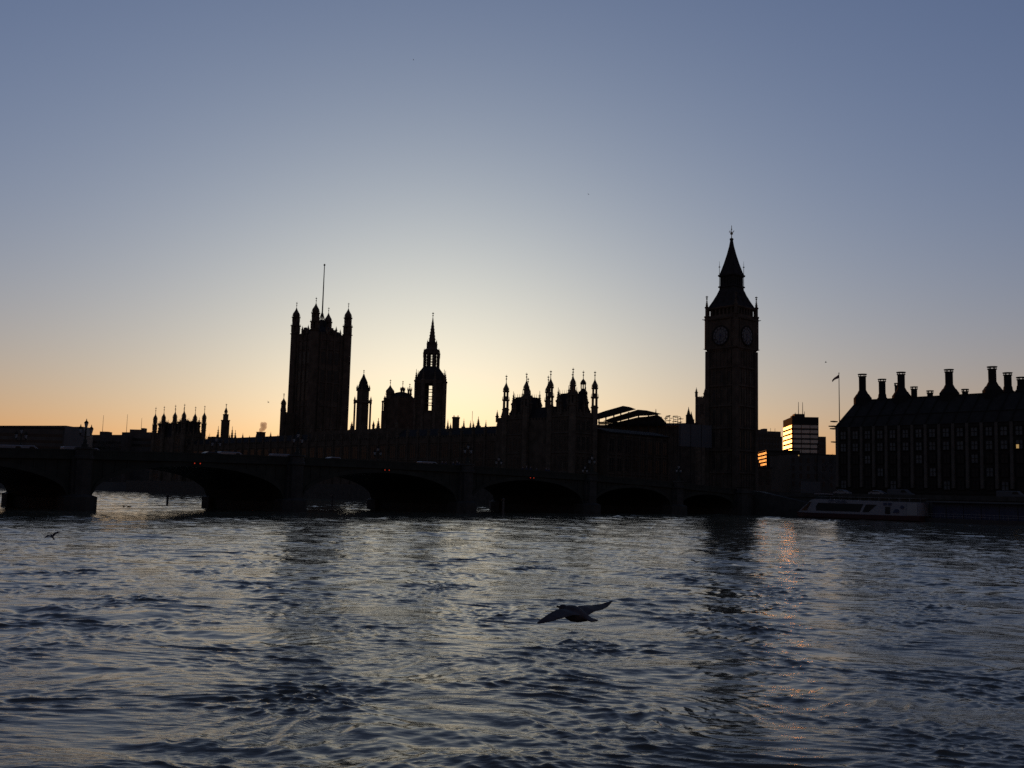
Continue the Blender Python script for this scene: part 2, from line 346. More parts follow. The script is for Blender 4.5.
# ------------------------------------------------------------------ the bridge
PIER = [-67.0, -35.0, 0.0, 37.5, 77.5, 115.0, 147.0, 173.5]
BW = 31.0
def ptop(a): return 9.95 - .0002 * (a - 50) ** 2
def deck(a): return ptop(a) - 1.15
def bridge():
    br = site('arched_bridge', 0, 0, 'long dark green arched road bridge crossing the river on granite piers', 'bridge')
    for i in range(7):
        a0, a1 = PIER[i] + 1.6, PIER[i + 1] - 1.6; zs = 1.7; n = 36; rings = []
        for k in range(n + 1):
            t = -1 + 2 * k / n; a = (a0 + a1) / 2 + (a1 - a0) / 2 * t
            crown = ptop((a0 + a1) / 2) - 2.25
            zl = zs + (crown - zs) * math.sqrt(max(0, 1 - t * t)) ** .92
            rings.append((a, zl, deck(a) - .02))
        mb = MB()
        mb.loft([[(a, .25, zl), (a, BW - .25, zl), (a, BW - .25, zu), (a, .25, zu)] for a, zl, zu in rings]); sp = mb.build('arch_span', 'iron', br)
        for y0, y1 in ((-.02, .30), (BW - .30, BW + .02)):
            rib = MB(); rib.loft([[(a, y0, zl - .03), (a, y1, zl - .03), (a, y1, min(zl + .75, zu - .25)), (a, y0, min(zl + .75, zu - .25))] for a, zl, zu in rings])
            rib.build('arch_rib', 'iron', sp)
        tr = MB()      # spandrel uprights
        for a, zl, zu in rings[2:-2:2]:
            if zu - zl > 1.9: tr.box(a - .09, a + .09, .10, .28, zl + .72, zu - .3)
        tr.loft([[(a, .11, zu - .36), (a, .27, zu - .36), (a, .27, zu - .27), (a, .11, zu - .27)] for a, zl, zu in rings])
        tr.build('spandrel_tracery', 'iron', sp)
    for i in range(1, 7):
        a = PIER[i]; mb = MB(); zt = deck(a)
        mb.ext_x([(-.6, -4), (BW + .6, -4), (BW + .6, zt), (-.6, zt)], a - 1.55, a + 1.55)
        p = mb.build('pier', 'granite', br)
        for sgn, yb in ((-1, -.6), (1, BW + .6)):
            out = [(a - 2.5, yb - sgn * 3), (a - 2.5, yb + sgn * .2), (a - 1.4, yb + sgn * 2.0), (a, yb + sgn * 2.7), (a + 1.4, yb + sgn * 2.0), (a + 2.5, yb + sgn * .2), (a + 2.5, yb - sgn * 3)]
            nn = len(out); cw = MB()
            cw.add([(x, y, -4) for x, y in out] + [(x, y, 2.1) for x, y in out] + [(a, yb + sgn * .5, 3.0)],
                   [(k, (k + 1) % nn, nn + (k + 1) % nn, nn + k) for k in range(nn)] + [tuple(range(nn))] + [(nn + k, nn + (k + 1) % nn, 2 * nn) for k in range(nn)])
            cw.build('cutwater', 'granite', p)
        for y in (-.9, BW + .9):
            tu = MB(); tu.oct(a, y, [(1.25, 2.2), (1.25, zt - .4), (1.5, zt - .3), (1.5, zt + .1), (1.3, zt + .2), (1.3, ptop(a)), (1.5, ptop(a) + .05), (1.45, ptop(a) + .35)])
            tu.build('pier_turret', 'granite', p)
    for a, w_ in ((-67.0, 6.0), (173.5, 10.0)):
        mb = MB(); zt = deck(a); mb.box(a - 1.5 - (w_ if a < 0 else 0), a + 1.5 + (w_ if a > 0 else 0), -2.2, BW + 2.2, -4, zt - .05)
        for y in (-2.0, BW + 2.0): mb.oct(a, y, [(2.0, -3), (2.0, zt), (2.3, zt + .1), (2.3, zt + .4), (1.9, zt + .5), (1.9, ptop(a) + .3), (2.2, ptop(a) + .5)])
        mb.build('abutment', 'granite', br)
    aa = [-75 + k * 2.5 for k in range(int((232 + 75) / 2.5) + 1)]
    road = MB()
    zd = lambda a: max(deck(a), GZ + .12)
    road.loft([[(a, 3.6, zd(a) - .6), (a, BW - 3.6, zd(a) - .6), (a, BW - 3.6, zd(a) + .02), (a, 3.6, zd(a) + .02)] for a in aa]); road.build('carriageway', 'asphalt', br)
    for y0, y1 in ((.28, 3.58), (BW - 3.58, BW - .28)):
        pave = MB(); pave.loft([[(a, y0, zd(a)), (a, y1, zd(a)), (a, y1, zd(a) + .14), (a, y0, zd(a) + .14)] for a in aa])
        pave.build('footway', 'paving', br)
    for y0, y1 in ((-.28, .24), (BW - .24, BW + .28)):
        cor = MB(); par = MB(); cor.loft([[(a, y0, zd(a) - .34), (a, y1, zd(a) - .34), (a, y1, zd(a) + .04), (a, y0, zd(a) + .04)] for a in aa])
        m_ = (y0 + y1) / 2
        par.loft([[(a, m_ - .09, zd(a) + .9), (a, m_ + .09, zd(a) + .9), (a, m_ + .09, zd(a) + 1.15), (a, m_ - .09, zd(a) + 1.15)] for a in aa])
        par.loft([[(a, m_ - .07, zd(a) + .03), (a, m_ + .07, zd(a) + .03), (a, m_ + .07, zd(a) + .22), (a, m_ - .07, zd(a) + .22)] for a in aa])
        a = -74
        par.loft([[(a_, m_ - .025, zd(a_) + .2), (a_, m_ + .025, zd(a_) + .2), (a_, m_ + .025, zd(a_) + .92), (a_, m_ - .025, zd(a_) + .92)] for a_ in aa])
        while a < 231:
            par.box(a - .10, a + .10, m_ - .06, m_ + .06, zd(a) + .2, zd(a) + .92)
            a += .45
        cor.build('cornice', 'iron', br); par.build('parapet', 'iron', br)
bridge()

def lantern(mbg, mbf, x, y, z, s=1.0):
    mbg.lathe(x, y, [(.17 * s, z), (.30 * s, z + .62 * s)], 8)
    mbf.lathe(x, y, [(.05 * s, z - .3 * s), (.19 * s, z - .02)], 8)
    mbf.lathe(x, y, [(.34 * s, z + .62 * s), (.36 * s, z + .70 * s), (.22 * s, z + .92 * s), (.10 * s, z + 1.0 * s), (.03 * s, z + 1.35 * s)], 8)
    for k in range(4):
        t = R(45 + 90 * k); c, sn = math.cos(t), math.sin(t)
        mbf.tube((x + .175 * s * c, y + .175 * s * sn, z), (x + .31 * s * c, y + .31 * s * sn, z + .64 * s), .02 * s, n=4)
def make_lamp(label):
    r = bpy.data.objects.new('bridge_lamp', None); COL.objects.link(r); tag(r, label, 'street lamp', 'triple lantern lamps along the bridge')
    f, g = MB(), MB()
    f.oct(0, 0, [(.55, 0), (.5, .5), (.32, .6), (.28, 1.1), (.14, 1.3), (.11, 3.0)]); f.build('lamp_post', 'iron', r)
    for dx, z in ((0, 3.15), (-.82, 2.25), (.82, 2.25)):
        h, gl = MB(), MB(); lantern(gl, h, dx, 0, z)
        if dx:
            p = [(0, 0, 1.75), (dx * .45, 0, 1.72), (dx * .85, 0, 1.8), (dx, 0, 1.98)]
            for q in range(3): h.tube(p[q], p[q + 1], .045)
        l = h.build('lantern', 'dark', r); gl.build('lantern_glass', 'lantern', l)
    return r
spots = []
for i, nm in zip(range(1, 7), ('first', 'leftmost', 'second', 'third', 'fourth', 'fifth')):
    spots.append((PIER[i], -.9, nm, 'near')); spots.append((PIER[i], BW + .9, nm, 'far'))
lp0 = None
for a, b, nm, side in spots:
    if a < -20: continue
    lab = 'triple-lantern iron lamp on the %s parapet of the bridge, over the %s pier in view' % (side, {'leftmost': 'leftmost', 'second': 'second', 'third': 'third', 'fourth': 'fourth', 'fifth': 'rightmost'}[nm])
    if lp0 is None: lp0 = o = make_lamp(lab)
    else:
        o = dup(lp0); o['label'] = lab
    p = G(a, b); o.location = (p.x, p.y, ptop(a) + .33); o.rotation_euler = (0, 0, TH)

ln0 = None
for i, nm in ((2, 'leftmost whole arch'), (3, 'arch right of the second pier'), (4, 'arch right of the third pier')):
    ac = (PIER[i] + PIER[i + 1]) / 2
    for da, sd_ in ((-.5, 'left'), (.5, 'right')):
        lab = '%s red lamp over the %s' % (sd_, nm)
        if ln0 is None:
            o = bpy.data.objects.new('navigation_light', None); COL.objects.link(o)
            h, l = MB(), MB(); h.box(-.16, .16, -.02, .22, -.2, .2); h.box(-.2, .2, -.18, .2, .2, .25); h.build('housing', 'dark', o)
            l.ball((0, -.1, 0), .10, .1, .10); l.build('lens', 'redlamp', o); ln0 = o
        else: o = dup(ln0)
        tag(o, lab, 'signal light', 'red navigation lights over the arches')
        p = G(ac + da, -.52); o.location = (p.x, p.y, ptop(ac) - 1.75); o.rotation_euler = (0, 0, TH)

# ------------------------------------------------------------------ clock tower
def clock_tower():
    px, Y = 731.5, 364.0
    a, b, _ = hit(px, 480, Y=Y); Z = lambda y: zz(731.5, y, Y)
    t = site('clock_tower', a, b, 'tall gothic clock tower with two pale clock faces and a steep spire', 'clock tower')
    H = 6.05
    mb = MB(); mb.box(-H, H, -H, H, GZ - 1, Z(349))
    n = 7
    for k in range(n + 1):
        q = -H + .35 + (2 * H - .7) * k / n; rr = .32 if k in (0, n) else .2
        for s in (-1, 1):
            mb.box(s * H - .26, s * H + .26, q - rr, q + rr, GZ - .9, Z(351)); mb.box(q - rr, q + rr, s * H - .25, s * H + .25, GZ - .9, Z(351.2))
    for s in (-1, 1):
        for s2 in (-1, 1): mb.sq(s * (H - .1), s2 * (H - .1), [(.85, GZ - .9), (.85, Z(352))])
    for y in (474, 452, 430, 408, 388, 370): mb.sq(0, 0, [(H + .42, Z(y)), (H + .5, Z(y) + .25), (H + .42, Z(y) + .6)])
    mb.build('shaft', 'stone', t)
    rows = [(470, 455), (448, 433), (426, 411), (404, 391), (384, 373)]
    for lo, hi in rows:
        for k in (1, 2, 3, 4, 5):
            q = -H + .35 + (2 * H - .7) * (k + .5) / 7
            for face in (0, 1):
                if k in (1, 3, 5):
                    m_ = MB()
                    if face == 0: m_.box(-H - .06, -H + .1, q - .4, q + .4, Z(lo), Z(hi))
                    else: m_.box(q - .4, q + .4, -H - .06, -H + .1, Z(lo), Z(hi))
                    m_.build('window', 'glass', t)
    st = MB(); W = 6.5; z0, z1 = Z(351), Z(319)
    st.sq(0, 0, [(H + .2, z0 - .5), (W, z0), (W + .25, z0 + .2), (W + .25, z0 + .7), (W, z0 + .8), (W, z1 - 1.2), (W + .5, z1 - .9), (W + .6, z1 - .3), (W, z1)])
    for s in (-1, 1):
        for s2 in (-1, 1): st.oct(s * (W - .2), s2 * (W - .2), [(.95, z0 + .2), (.95, z1 + .2), (1.15, z1 + .3), (1.15, z1 + .8), (.6, z1 + .9)])
        for q in (-4.2, 4.2):
            st.box(s * W - .28, s * W + .28, q - .25, q + .25, z0 + .3, z1 - .8); st.box(q - .25, q + .25, s * W - .27, s * W + .27, z0 + .3, z1 - .85)
        for q in (-3, -1.5, 0, 1.5, 3):
            st.box(s * W - .2, s * W + .2, q - .12, q + .12, z0 + .3, z0 + 3.2); st.box(q - .12, q + .12, s * W - .2, s * W + .2, z0 + .3, z0 + 3.25)
    for s in (-1, 1):      # gargoyles
        for s2 in (-1, 1):
            st.tube((s * W, s2 * W, z1 - .7), (s * (W + 1.1), s2 * (W + 1.1), z1 - .4), .22, .1)
            st.tube((s * W, s2 * W, z0 + .4), (s * (W + .8), s2 * (W + .8), z0 + .55), .18, .08)
    st.build('clock_stage', 'stone', t)
    zc = Z(337.6); RR = 3.45
    for face in range(4):
        M4 = Matrix.Rotation(R(90 * face), 4, 'Z')
        def place(mbx):
            mbx.v = [tuple(M4 @ Vector(p)) for p in mbx.v]; return mbx
        d = MB(); nn = 40
        d.ext_y([(RR * math.cos(2 * math.pi * k / nn), zc + RR * math.sin(2 * math.pi * k / nn)) for k in range(nn)], -W - .30, -W + .05)
        fc = place(d).build('clock_face', 'opal', t)
        rg = MB()
        for r0, r1, dd in ((3.25, 3.7, .46), (2.25, 2.38, .36)):
            for k in range(nn):
                t0, t1 = 2 * math.pi * k / nn, 2 * math.pi * (k + 1) / nn
                rg.add([(r * math.cos(q), y, zc + r * math.sin(q)) for y in (-W - dd, -W - .25) for q, r in ((t0, r0), (t1, r0), (t1, r1), (t0, r1))],
                       [(0, 1, 2, 3), (7, 6, 5, 4), (0, 4, 5, 1), (1, 5, 6, 2), (2, 6, 7, 3), (3, 7, 4, 0)])
        for k in range(12):       # roman numerals as radial bars: I, II, III, IV ...
            t0 = math.pi / 2 - 2 * math.pi * k / 12; nb = (3, 1, 2, 3, 3, 2, 3, 4, 5, 3, 2, 3)[k]
            for j in range(nb):
                q = t0 + (j - (nb - 1) / 2) * .075; c, s_ = math.cos(q), math.sin(q); tx, tz = -s_ * .05, c * .05
                rg.add([(r * c + e * tx, y, zc + r * s_ + e * tz) for y in (-W - .34, -W - .28) for r, e in ((2.45, -1), (3.15, -1), (3.15, 1), (2.45, 1))],
                       [(0, 1, 2, 3), (7, 6, 5, 4), (0, 4, 5, 1), (1, 5, 6, 2), (2, 6, 7, 3), (3, 7, 4, 0)])
            c, s_ = math.cos(t0 + .26), math.sin(t0 + .26); rg.tube((.5 * c, -W - .31, zc + .5 * s_), (2.25 * c, -W - .31, zc + 2.25 * s_), .035, n=4)
        place(rg).build('dial_ring', 'dark', fc)
        for ang, ln, wd, dd in ((106, 2.1, .26, .42), (192, 3.1, .17, .5)):
            h = MB(); q = R(90 - ang); c, s_ = math.cos(q), math.sin(q)
            pts = [(-.7, -wd * .6), (-.7, wd * .6), (ln * .55, wd), (ln, .04), (ln, -.04), (ln * .55, -wd)]
            h.ext_y([(u_ * c - v_ * s_, zc + u_ * s_ + v_ * c) for u_, v_ in pts], -W - dd, -W - dd + .05)
            place(h).build('clock_hand', 'blue', fc)
    be = MB(); zb = Z(309)
    be.box(-6.3, 6.3, -6.3, 6.3, z1 + .002, z1 + .8)
    be.sq(0, 0, [(5.3, z1 + .8), (5.3, zb - .7)])
    for k in range(8):
        q = -5.95 + 11.9 * k / 7
        for s in (-1, 1):
            be.box(s * 5.95 - .3, s * 5.95 + .3, q - .3, q + .3, z1 + .75, zb - .5)
            if 0 < k < 7: be.box(q - .3, q + .3, s * 5.95 - .29, s * 5.95 + .29, z1 + .75, zb - .52)
    be.sq(0, 0, [(6.3, zb - .8), (6.7, zb - .4), (6.7, zb), (6.2, zb + .1)])
    be.build('belfry', 'stone', t)
    for s in (-1, 1):
        for s2 in (-1, 1):
            pn = MB(); pinnacle(pn, s * 6.4, s2 * 6.4, z1 + .75, Z(300) - z1, .42); finial(pn, s * 6.4, s2 * 6.4, Z(302), Z(296) - Z(302), .16); pn.build('pinnacle', 'stone2', t)
    rf = MB(); za, zl = zb + .1, Z(288)
    h = zl - za
    rf.sq(0, 0, [(6.4, za), (5.9, za + .08 * h), (4.9, za + .34 * h), (3.9, za + .64 * h), (3.2, za + .9 * h), (3.15, zl)])
    for z, q in ((za + .32 * h, 4.98), (za + .6 * h, 4.05)):
        for e in (-.5, 0, .5):
            for s in (-1, 1):
                rf.lathe(s * q, e * q * 1.3, [(.42, z - .4), (.42, z + .5), (.02, z + 1.5)], 4); rf.lathe(e * q * 1.3, s * q, [(.42, z - .4), (.42, z + .5), (.02, z + 1.5)], 4)
    rf.build('roof', 'slate', t)
    la = MB(); zt = Z(275)
    la.sq(0, 0, [(3.5, zl), (3.5, zl + .5), (3.1, zl + .55)])
    la.sq(0, 0, [(2.7, zl + .5), (2.7, zt - .9)])
    for k in range(5):
        q = -2.8 + 5.6 * k / 4
        for s in (-1, 1):
            la.box(s * 2.8 - .2, s * 2.8 + .2, q - .2, q + .2, zl + .5, zt - .7)
            if 0 < k < 4: la.box(q - .2, q + .2, s * 2.8 - .19, s * 2.8 + .19, zl + .5, zt - .72)
    la.sq(0, 0, [(3.1, zt - 1), (3.55, zt - .6), (3.55, zt - .1), (3.2, zt)])
    la.build('lantern', 'slate', t)
    for s in (-1, 1):
        for s2 in (-1, 1):
            pn = MB(); finial(pn, s * 3.15, s2 * 3.15, zl + .2, Z(262) - zl, .12); pn.build('pinnacle', 'dark', t)
    spz = Z(238); h = spz - zt
    sp = MB(); sp.sq(0, 0, [(3.25, zt - .02), (2.9, zt + .07 * h), (2.05, zt + .3 * h), (1.25, zt + .55 * h), (.65, zt + .78 * h), (.38, zt + .93 * h), (.5, zt + .95 * h), (.5, zt + .98 * h), (.25, spz)])
    sp.build('spire', 'slate', t)
    fi = MB(); zf = Z(225.5); fh = zf - spz
    fi.lathe(0, 0, [(.16, spz - .1), (.1, zf)], 6); fi.ball((0, 0, spz + .35 * fh), .55, .55, .5); fi.ball((0, 0, spz + .7 * fh), .25, .25, .25)
    for k in range(4):
        c, s_ = math.cos(R(90 * k)), math.sin(R(90 * k)); fi.tube((0, 0, spz + .42 * fh), (1.0 * c, 1.0 * s_, spz + .5 * fh), .09, .05); fi.ball((1.0 * c, 1.0 * s_, spz + .52 * fh), .16, .16, .2)
    fi.build('finial', 'gilt', t)
clock_tower()

# ------------------------------------------------------------------ great square tower with the flagstaff
def victoria_tower():
    Y = 532.0; a, b, _ = hit(317, 430, Y=Y); Z = lambda y: zz(318, y, Y)
    t = site('square_stone_tower', a, b, 'massive square stone tower with four corner turrets and a tall flagstaff', 'tower')
    H = 9.9
    zp = Z(336.5)
    mb = MB(); mb.box(-H, H, -H, H, GZ - 1, zp)
    for y in (430, 408, 385, 352, 343): mb.sq(0, 0, [(H + .1, Z(y)), (H + .35, Z(y) + .3), (H + .1, Z(y) + .8)])
    for q in (-6.2, -2.1, 2.1, 6.2):
        for s in (-1, 1):
            mb.box(s * H - .5, s * H + .5, q - .5, q + .5, GZ - .9, zp + .4); mb.box(q - .5, q + .5, s * H - .49, s * H + .49, GZ - .9, zp + .38)
    battlement(mb, -H, H, -H, H, zp, .5, 1.5, .9)
    mb.build('wall', 'stone', t)
    for lo, hi in ((402, 372), (366, 354)):
        for q in (-4.15, 0, 4.15):
            win_x(t, q - 1.1, q + 1.1, Z(lo), Z(hi), -H - .04); win_y(t, q - 1.1, q + 1.1, Z(lo), Z(hi), -H - .04)
    for s in (-1, 1):
        for s2 in (-1, 1):
            m_ = MB(); turret(m_, s * (H + .1), s2 * (H + .1), 2.35, GZ - 1, Z(335), [(Z(333), Z(327)), (Z(322.5), Z(318.5))], Z(308.5), Z(302)); m_.build('turret', 'stone', t)
    for s in (-1, 1):
        for ax in (0, 1):
            m_ = MB()
            for k, (hw, zt_) in enumerate(((3.2, 1.6), (2.0, 2.6), (1.0, 3.6))):
                if ax: m_.box(s * H - .45, s * H + .45, -hw, hw, zp + .1 * k, zp + zt_)
                else: m_.box(-hw, hw, s * H - .45, s * H + .45, zp + .1 * k, zp + zt_)
            for q in (-3, 3):
                x_, y_ = (s * H, q) if ax else (q, s * H); pinnacle(m_, x_, y_, zp + 1, 3.9, .4)
            m_.build('gable', 'stone2', t)
    rf = MB(); rf.sq(0, 0, [(8.9, zp - .1), (4.0, zp + 4.5), (2.2, zp + 5.2), (1.6, zp + 8.5), (1.0, zp + 9)]); rf.build('roof', 'slate', t)
    fs = MB(); top = zz(323, 264.5, Y); fs.lathe(0, 0, [(.42, zp + 8), (.34, (zp + top) / 2), (.22, top - .6)], 8); fs.lathe(0, 0, [(.5, top - .6), (.55, top - .2), (.3, top + .3)], 8)
    for k in range(4):
        c, s_ = math.cos(R(90 * k)), math.sin(R(90 * k)); fs.tube((3.2 * c, 3.2 * s_, zp + 4.8), (.3 * c, .3 * s_, zp + 13), .2)
    fs.build('flagstaff', 'dark', t)
victoria_tower()
def stair_turret():
    a, b, z1 = hit(283, 416, Y=522); Z = lambda y: zz(283, y, 522)
    t = site('stair_turret', a, b, 'slim octagonal stair turret just left of the massive square tower', 'turret')
    m_ = MB(); m_.oct(0, 0, [(1.5, GZ - 1), (1.45, Z(411)), (1.6, Z(410)), (1.3, Z(409))]); m_.build('shaft', 'stone', t)
    m_ = MB(); turret(m_, 0, 0, 1.2, Z(410), Z(409), [(Z(408), Z(404.5))], Z(398), Z(393)); m_.build('turret_cap', 'stone2', t)
    m_ = MB(); m_.box(.8, 6, -1.6, 1.6, GZ - 1, Z(412)); m_.build('wall', 'stone', t)
stair_turret()

# ------------------------------------------------------------------ spired octagonal tower (open lantern, sky seen through)
def central_tower():
    Y = 475.0; a, b, _ = hit(429.2, 430, Y=Y); Z = lambda y: zz(431.5, y, Y)
    t = site('spired_octagonal_tower', a, b, 'slender octagonal tower with see-through windows and a needle spire', 'tower')
    def ringwall(mb, r, z0, z1, open_lo, open_hi, pw, nm=1, shut=()):
        mb.oct(0, 0, [(r, z0), (r, open_lo)]); mb.oct(0, 0, [(r, open_hi), (r, z1)])
        for k in range(8):
            t_ = R(45 * k + 22.5); mb.lathe(r * .94 * math.cos(t_), r * .94 * math.sin(t_), [(pw, open_lo - .2), (pw, open_hi + .2)], 6, t_)
        for k in range(8):
            t0, t1 = R(45 * k + 22.5), R(45 * k + 67.5); p, q = Vector((math.cos(t0), math.sin(t0))) * r * .95, Vector((math.cos(t1), math.sin(t1))) * r * .95
            if k in shut:
                e = p.lerp(q, .5) * .97; mb.add([(p.x, p.y, open_lo - .1), (q.x, q.y, open_lo - .1), (q.x, q.y, open_hi + .1), (p.x, p.y, open_hi + .1), (p.x * .9, p.y * .9, open_lo - .1), (q.x * .9, q.y * .9, open_lo - .1), (q.x * .9, q.y * .9, open_hi + .1), (p.x * .9, p.y * .9, open_hi + .1)], [(0, 1, 2, 3), (7, 6, 5, 4), (0, 4, 5, 1), (1, 5, 6, 2), (2, 6, 7, 3), (3, 7, 4, 0)])
            for j in range(1, nm + 1):
                c = p.lerp(q, j / (nm + 1)); mb.lathe(c.x, c.y, [(.14, open_lo), (.14, open_hi)], 4)
            for zq in ((open_lo + open_hi) / 2, open_lo + (open_hi - open_lo) * .27, open_lo + (open_hi - open_lo) * .76): mb.tube((p.x, p.y, zq), (q.x, q.y, zq), .24, n=4)
    mb = MB(); mb.oct(0, 0, [(7.6, GZ - 1), (7.6, Z(431)), (7.0, Z(430))]); ringwall(mb, 6.9, Z(432), Z(381), Z(411.5), Z(384.5), .78, 1, (1, 3, 5, 7)); mb.build('octagon', 'stone', t)
    for k in range(8):
        t_ = R(45 * k + 22.5); m_ = MB(); c, s_ = math.cos(t_), math.sin(t_)
        m_.lathe(7.3 * c, 7.3 * s_, [(.75, GZ - 1), (.7, Z(390))], 6); pinnacle(m_, 7.2 * c, 7.2 * s_, Z(392), Z(370) - Z(392), .55)
        m_.tube((7.1 * c, 7.1 * s_, Z(383)), (4.1 * c, 4.1 * s_, Z(371)), .3); m_.build('buttress', 'stone2', t)
    rf = MB(); rf.oct(0, 0, [(6.9, Z(381) - .1), (6.5, Z(376)), (5.9, Z(372.5)), (4.5, Z(369)), (4.0, Z(367.3))]); rf.build('roof', 'slate', t)
    mb = MB(); ringwall(mb, 3.7, Z(372), Z(350), Z(367), Z(354), .62, 1); mb.build('lantern', 'stone', t)
    for k in range(8):
        t_ = R(45 * k + 22.5); m_ = MB(); pinnacle(m_, 3.8 * math.cos(t_), 3.8 * math.sin(t_), Z(358), Z(348.5) - Z(358), .3); m_.build('pinnacle', 'stone2', t)
    sp = MB(); z0, z1 = Z(350), Z(318); h = z1 - z0
    sp.oct(0, 0, [(3.7, z0 - .1), (2.7, z0 + .04 * h), (2.45, z0 + .08 * h), (2.3, z0 + .22 * h), (2.4, z0 + .23 * h), (1.65, z0 + .26 * h), (.2, z1)])
    for k in range(8):
        t_ = R(45 * k + 22.5); pinnacle(sp, 2.35 * math.cos(t_), 2.35 * math.sin(t_), z0 + .06 * h, .26 * h, .22)
    for k in range(8):
        for q in (.34, .44, .54, .64, .74, .84):
            r = 1.5 * (1 - (q - .3) / .7) + .12; t_ = R(45 * k + 22.5); sp.ball((r * math.cos(t_), r * math.sin(t_), z0 + q * h), .22, .22, .3, 5, 3)
    finial(sp, 0, 0, z1 - .2, Z(311.5) - z1, .17)
    sp.build('spire', 'stone', t)
central_tower()

def vent_tower():
    Y = 478.0; a, b, _ = hit(362, 420, Y=Y); Z = lambda y: zz(362, y, Y)
    t = site('stepped_ventilation_tower', a, b, 'small square tower with a stepped pointed top between the flagstaff tower and the octagonal one', 'tower')
    mb = MB(); mb.box(-2.05, 2.05, -2.05, 2.05, GZ - 1, Z(390)); mb.sq(0, 0, [(2.25, Z(391)), (2.25, Z(390))]); mb.build('wall', 'stone', t)
    g = MB()
    for s in (-1, 1):
        for s2 in (-1, 1):
            g.sq(s * 2.7, s2 * 2.7, [(.35, GZ), (.32, Z(401))]); g.tube((s * 2.7, s2 * 2.7, Z(404)), (s * 1.9, s2 * 1.9, Z(400)), .35)
            pinnacle(g, s * 2.75, s2 * 2.75, Z(404), Z(396) - Z(404), .4); pinnacle(g, s * 2.1, s2 * 2.1, Z(391), Z(384.5) - Z(391), .3)
    for s in (-1, 1): g.box(-2.95, 2.95, s * 2.9 - .2, s * 2.9 + .2, Z(403), Z(401.5)); g.box(s * 2.9 - .2, s * 2.9 + .2, -2.69, 2.69, Z(403), Z(401.5))
    g.build('corner_arcade', 'stone2', t)
    sp = MB(); sp.sq(0, 0, [(2.1, Z(390)), (1.75, Z(387)), (1.85, Z(386.8)), (1.4, Z(383)), (1.5, Z(382.8)), (.9, Z(379)), (.55, Z(377)), (.2, Z(374))]); finial(sp, 0, 0, Z(374.2), Z(369.5) - Z(374), .14); sp.build('spire', 'slate', t)
vent_tower()

def inner_tower():
    Y = 500.0; a, b, _ = hit(400.5, 415, Y=Y); Z = lambda y: zz(402, y, Y)
    t = site('turreted_inner_block', a, b, 'turreted stone block adjoining the left side of the needle-spired octagonal tower', 'building')
    hw = 5.4
    mb = MB(); mb.box(-hw, hw, -hw, hw, GZ - 1, Z(399)); battlement(mb, -hw, hw, -hw, hw, Z(399), .4, 1.5, .8); mb.build('wall', 'stone', t)
    rf = MB(); rf.sq(0, 0, [(5, Z(399)), (3, Z(393.5)), (.8, Z(392))]); rf.build('roof', 'slate', t)
    for px_, top, r, st in ((390, 379.5, 2.0, ()), (402.5, 380.5, 1.15, (1,)), (409.5, 383, 1.1, (1,))):
        A, B, _ = hit(px_, 395, Y=Y); x, y = A - a, B - b
        m_ = MB(); zt = Z(top)
        turret(m_, x, y, r, Z(400), Z(395) if r > 1.5 else Z(394.5), [(Z(393.4), Z(390.5))] if st else [], zt - 3.2 if r > 1.5 else zt - 3.0, zt); m_.build('turret', 'stone2', t)
    A, B, _ = hit(384.3, 415, Y=Y); x, y = A - a, B - b
    m_ = MB()      # open belfry bay at the left end
    for sx, sy in ((-.75, -.75), (.75, .75), (-.75, .75), (.75, -.75)): m_.sq(x + sx, y + sy, [(.28, GZ - 1), (.28, Z(402))])
    m_.sq(x, y, [(1.1, Z(403)), (1.2, Z(401.5)), (.9, Z(401))]); m_.sq(x, y, [(1.1, GZ - 1), (1.1, Z(411.5))])
    for sx in (-.9, .9): pinnacle(m_, x + sx, y + sx, Z(402), Z(396) - Z(402), .3)
    m_.build('belfry', 'stone2', t)
inner_tower()

